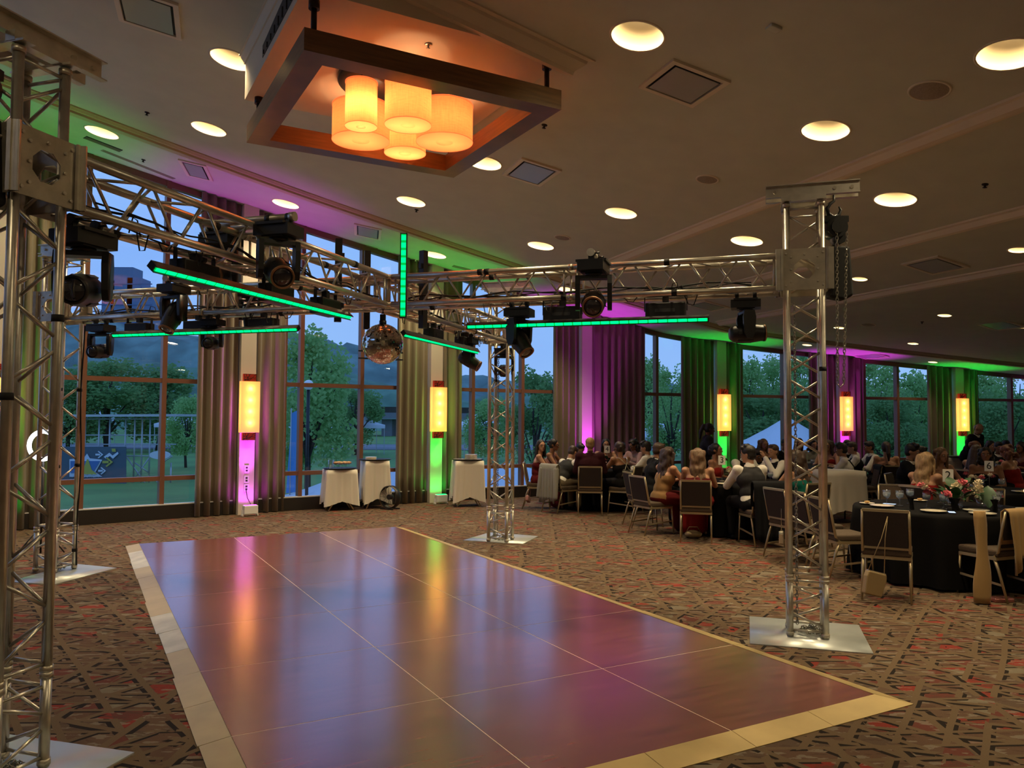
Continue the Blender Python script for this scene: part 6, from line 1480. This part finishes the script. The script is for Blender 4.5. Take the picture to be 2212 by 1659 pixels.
tree(1892, 34, 775, 3, 130, 'tall green tree left in the sixth window'); tree(1965, 36, 812, 1, 120, 'green tree right in the sixth window'); tree(1930, 30, 855, 0, 150, 'dark spreading tree low in the sixth window')
tree(2130, 34, 806, 1, 110, 'green tree left in the rightmost window'); tree(2205, 32, 780, 3, 120, 'tall green tree at the right edge'); tree(2160, 30, 850, 0, 150, 'dark spreading tree low in the rightmost window'); tree(2010, 40, 840, 2, 100, 'dark tree behind the dark curtain at the far right')
def canopy(px, Y, w, zt, ze, lab, legs=True, dark=False):
    X = xat(px, Y); r = empty('canopy_tent', (X, Y, GZ), R(20), lab, 'tent', 'white canopy tents'); h = w/2
    q = MB(); rows = []
    for k in range(6): t = k/5; s = h*(1-t)+.03*t; z = ze+(zt-ze)*(t**1.5); rows.append([q.bm.verts.new((x*s, y*s, z)) for x, y in ((-1, -1), (0, -1.0), (1, -1), (1, 0), (1, 1), (0, 1), (-1, 1), (-1, 0))])
    q.rings([[q.bm.verts.new((v.co.x, v.co.y, ze-.28)) for v in rows[0]]]+rows, cap=False); o = q.build('canopy', M['canopy'], r)
    for x in (-1, 1):
        for y in (-1, 1): q = MB(); q.bar((x*h*.97, y*h*.97, 0), (x*h*.97, y*h*.97, ze), .05, .05); q.build('leg', M['pipe'], r)
    return r
canopy(392, 62, 3.6, 3.4, 2.3, 'white canopy tent at the right of the leftmost window'); canopy(182, 78, 3, 3.5, 2.6, 'small white canopy behind the scaffold, left one'); canopy(212, 80, 3, 3.6, 2.6, 'small white canopy behind the scaffold, right one')
canopy(680, 56, 3.4, 3.2, 2.2, 'white canopy tent behind the big light green tree'); canopy(778, 62, 3.4, 3.3, 2.3, 'white canopy tent by the curtain left of the green pier')
cn = canopy(1038, 52, 3.2, 3.3, 2.4, 'white canopy tent with blue lettering, left of the far middle tower')
text_obj("Eat'n", .55, cn, (-.1, -1.63, 2.28), (PI/2, 0, 0), pm('blue_letter', (.03, .08, .3), .6), 'lettering')
canopy(745, 24, 5.0, 1.15, .2, 'large white tent roof just outside the window behind the left tray stand'); canopy(850, 25, 4.5, 1.2, .3, 'large white tent roof behind the round fan'); canopy(1100, 26, 6.5, 1.4, .75, 'wide white tent roof below the window at the far middle tower')
canopy(1405, 40, 6.5, 2.8, 2.0, 'pale blue marquee low in the fourth window'); canopy(1700, 33, 5.5, 3.0, 1.3, 'white peaked marquee behind the right truss tower'); canopy(1950, 50, 8, 2.0, 1.3, 'white marquee behind the trees of the sixth window'); canopy(2150, 50, 8, 2.0, 1.3, 'white marquee behind the trees of the rightmost window')
# overpass
br = empty('overpass', (0, 0, GZ), 0, 'low grey road overpass crossing behind the second and third windows', 'bridge')
a, b = atY(640, 905, 120), atY(1160, 908, 130); a.z = b.z = 1.2-GZ*0
q = MB(); q.bar(Vector((a.x, 120, 2.0-GZ)), Vector((b.x, 130, 2.0-GZ)), 9, .9); q.build('deck', M['concrete'], br)
q = MB(); q.bar(Vector((a.x, 115.5, 2.9-GZ)), Vector((b.x, 125.5, 2.9-GZ)), .2, .9); q.build('parapet', M['bark'], br)
for t in (.1, .37, .64, .9): p = Vector((a.x, 120, 0)).lerp(Vector((b.x, 130, 0)), t); q = MB(); q.box((p.x, p.y, 1.3), (1.6, 6, 2.6)); q.build('pillar', M['concrete'], br)
# feather banner
r = empty('feather_banner', (xat(630, 24.5), 24.5, GZ), 0, 'tall blue feather banner beside the trunk of the big light green tree', 'banner')
q = MB(); q.tube((0, 0, 0), (0, 0, 3.15), .02, n=6); q.build('pole', M['pipe'], r); q = MB(); q.poly([Vector((-.12, 0, .5)), Vector((.28, 0, .55)), Vector((.22, 0, 3.1)), Vector((.02, 0, 3.0))], .01, (0, 1, 0)); q.build('flag', pm('blue_flag', (.08, .28, .62), .7), r)
# light pole globe and flag pole
r = empty('globe_lamp', (xat(666, 23), 23, GZ), 0, 'white globe street lamp behind the window transom by the big tree', 'street lamp'); q = MB(); q.tube((0, 0, 0), (0, 0, 3.7), .05, n=8); q.build('pole', M['black'], r); q = MB(); q.ell((0, 0, 3.82), (.15, .15, .15)); q.build('globe', M['white'], r)
r = empty('flag_pole', (xat(640, 70), 70, GZ), 0, 'thin flag pole with a limp flag above the big tree', 'flag pole'); q = MB(); q.tube((0, 0, 0), (0, 0, 10.2), .06, .03, n=6); q.build('pole', M['pipe'], r); q = MB(); q.box((.15, 0, 8.2), (.3, .1, 1.6)); q.build('flag', pm('muted_flag', (.25, .2, .25), .8), r)
# tower block
r = empty('apartment_tower', (xat(268, 520), 520, GZ), 0, 'distant stepped apartment tower tinted with haze, leftmost window', 'building'); hz = pm('haze_tinted_concrete', (.13, .19, .30), .9)  # blue haze painted into the tower's concrete and band colours
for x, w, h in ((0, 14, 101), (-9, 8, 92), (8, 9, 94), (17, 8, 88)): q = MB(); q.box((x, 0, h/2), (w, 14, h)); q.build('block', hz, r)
for fz in range(14): q = MB(); q.box((0, -7.1, 30+fz*4.6), (40, .3, .7)); q.build('floor_band', pm('haze_tinted_band', (.10, .15, .25), .9) if fz == 0 else bpy.data.materials['haze_tinted_band'], r)
# scaffold stage with banner
st = empty('scaffold_stage', (0, 0, 0), 0, 'metal pipe scaffold stage frame with a thin roof, leftmost window', 'scaffold')
Yd = 34.0
def SP(px, py, dy=0): p = atY(px, py, Yd+dy); return p
xs_ = (185, 215, 238, 272, 292, 308, 325, 372)
for k, px in enumerate(xs_):
    for dy in (0, 3.5):
        p = SP(px, 900, dy); q = MB(); q.tube((p.x, p.y, GZ), (p.x, p.y, p.z-(0 if px < 330 else 2.2)), .035, n=6); q.build('upright', M['pipe'], st)
for py, x0, x1 in ((940, 170, 370), (960, 170, 380), (905, 175, 345), (985, 250, 372), (1050, 270, 378), (1062, 262, 368)):
    for dy in (0, 3.5): a, b = SP(x0, py, dy), SP(x1, py, dy); q = MB(); q.tube(a, b, .03, n=6); q.build('ledger', M['pipe'], st)
for x0, y0, x1, y1 in ((272, 985, 325, 1060), (325, 985, 272, 1060), (292, 1000, 320, 1020), (350, 1000, 372, 985), (240, 1000, 272, 1080), (330, 1030, 372, 1075)): q = MB(); q.tube(SP(x0, y0), SP(x1, y1), .03, n=6); q.build('diagonal_brace', M['pipe'], st)
a, b = SP(165, 898), SP(390, 897); q = MB(); q.bar(a+Vector((0, 1.7, 0)), b+Vector((0, 1.7, 0)), 4.2, .10); q.build('roof', M['pipe'], st)
bn = empty('event_banner', (0, 0, 0), 0, 'dark mesh event banner with shield, arrows and lettering on the scaffold', 'banner'); Yb = 33.4
q = MB(); p0, p1, p2, p3 = [atY(*p, Yb) for p in ((120, 965), (272, 965), (272, 1082), (120, 1082))]; q.poly([p0, p1, p2, p3], .04, (0, 1, 0)); q.build('mesh_sheet', pm('dark_blue_mesh', (0.077, 0.119, 0.154), .8), bn)
wt, yl, bl = pm('banner_white', (0.600, 0.672, 0.792), .7), pm('banner_yellow', (.45, .42, .08), .7), pm('banner_blue', (.06, .17, .42), .7)
def flat(pts, mat, off, name): q = MB(); q.poly([atY(x, y, Yb-.05-off) for x, y in pts], .01, (0, 1, 0)); q.build(name, mat, bn)
flat([(150, 992), (182, 988), (188, 980), (194, 990), (221, 993), (206, 1020), (221, 1030), (150, 1030)], wt, 0, 'shield_border'); flat([(152, 996), (216, 996), (202, 1019), (208, 1022), (152, 1022)], bl, .03, 'shield')
flat([(166, 1025), (178, 1018), (188, 992), (190, 992), (198, 1015), (210, 1025)], yl, .05, 'bridge_shape'); flat([(174, 1045), (196, 1045), (184, 1066)], wt, 0, 'shield_tip'); flat([(176, 1046), (190, 1046), (183, 1060)], bl, .03, 'shield_tip_blue')
def arrow(x, y, s, mat):
    for pts in ([(x, y-2*s), (x+10*s, y-2*s), (x+10*s, y+2*s), (x, y+2*s)], [(x+7*s, y-8*s), (x+17*s, y), (x+13*s, y), (x+5*s, y-6.5*s)], [(x+7*s, y+8*s), (x+17*s, y), (x+13*s, y), (x+5*s, y+6.5*s)]): flat(pts, mat, .02, 'arrow')
arrow(206, 982, 1, wt); arrow(221, 998, 1.35, yl); arrow(212, 1017, 1, wt)
flat([(224, 987), (236, 978), (243, 984), (254, 976), (256, 980), (244, 991), (237, 985), (229, 991)], wt, .02, 'zigzag'); flat([(241, 969), (249, 969), (250, 976), (242, 976)], yl, .02, 'yellow_dot')
flat([(188, 1046), (221, 1045), (216, 1058), (190, 1058)], yl, .0, 'year_plate')
for tx, x, y, sz, mt in (('PITTSBURGH', 184, 1028, .20, wt), ('MARATHON', 186, 1040, .24, wt), ('2019', 204, 1052, .22, M['ink'])):
    p = atY(x, y, Yb-.12); text_obj(tx, sz, bn, p, (PI/2, 0, 0), mt, 'lettering')
r = empty('oval_sign', atY(345, 983, 33), 0, 'white oval sign standing on the scaffold, leftmost window', 'sign'); q = MB(); q.tube((0, 0, 0), (0, .06, 0), .44, n=28); o = q.build('panel', M['canopy'], r); o.scale = (1, 1, .40); q = MB(); q.tube((0, .05, -.1), (0, .05, -2.9), .03, n=6); q.build('post', M['pipe'], r)
q = MB(); p = atY(333, 1072, 31); q.box((p.x, p.y, p.z), (.8, .04, .42)); o = q.build('small_banner', M['canopy']); tag(o, 'small pale banner low on the scaffold front', 'banner')
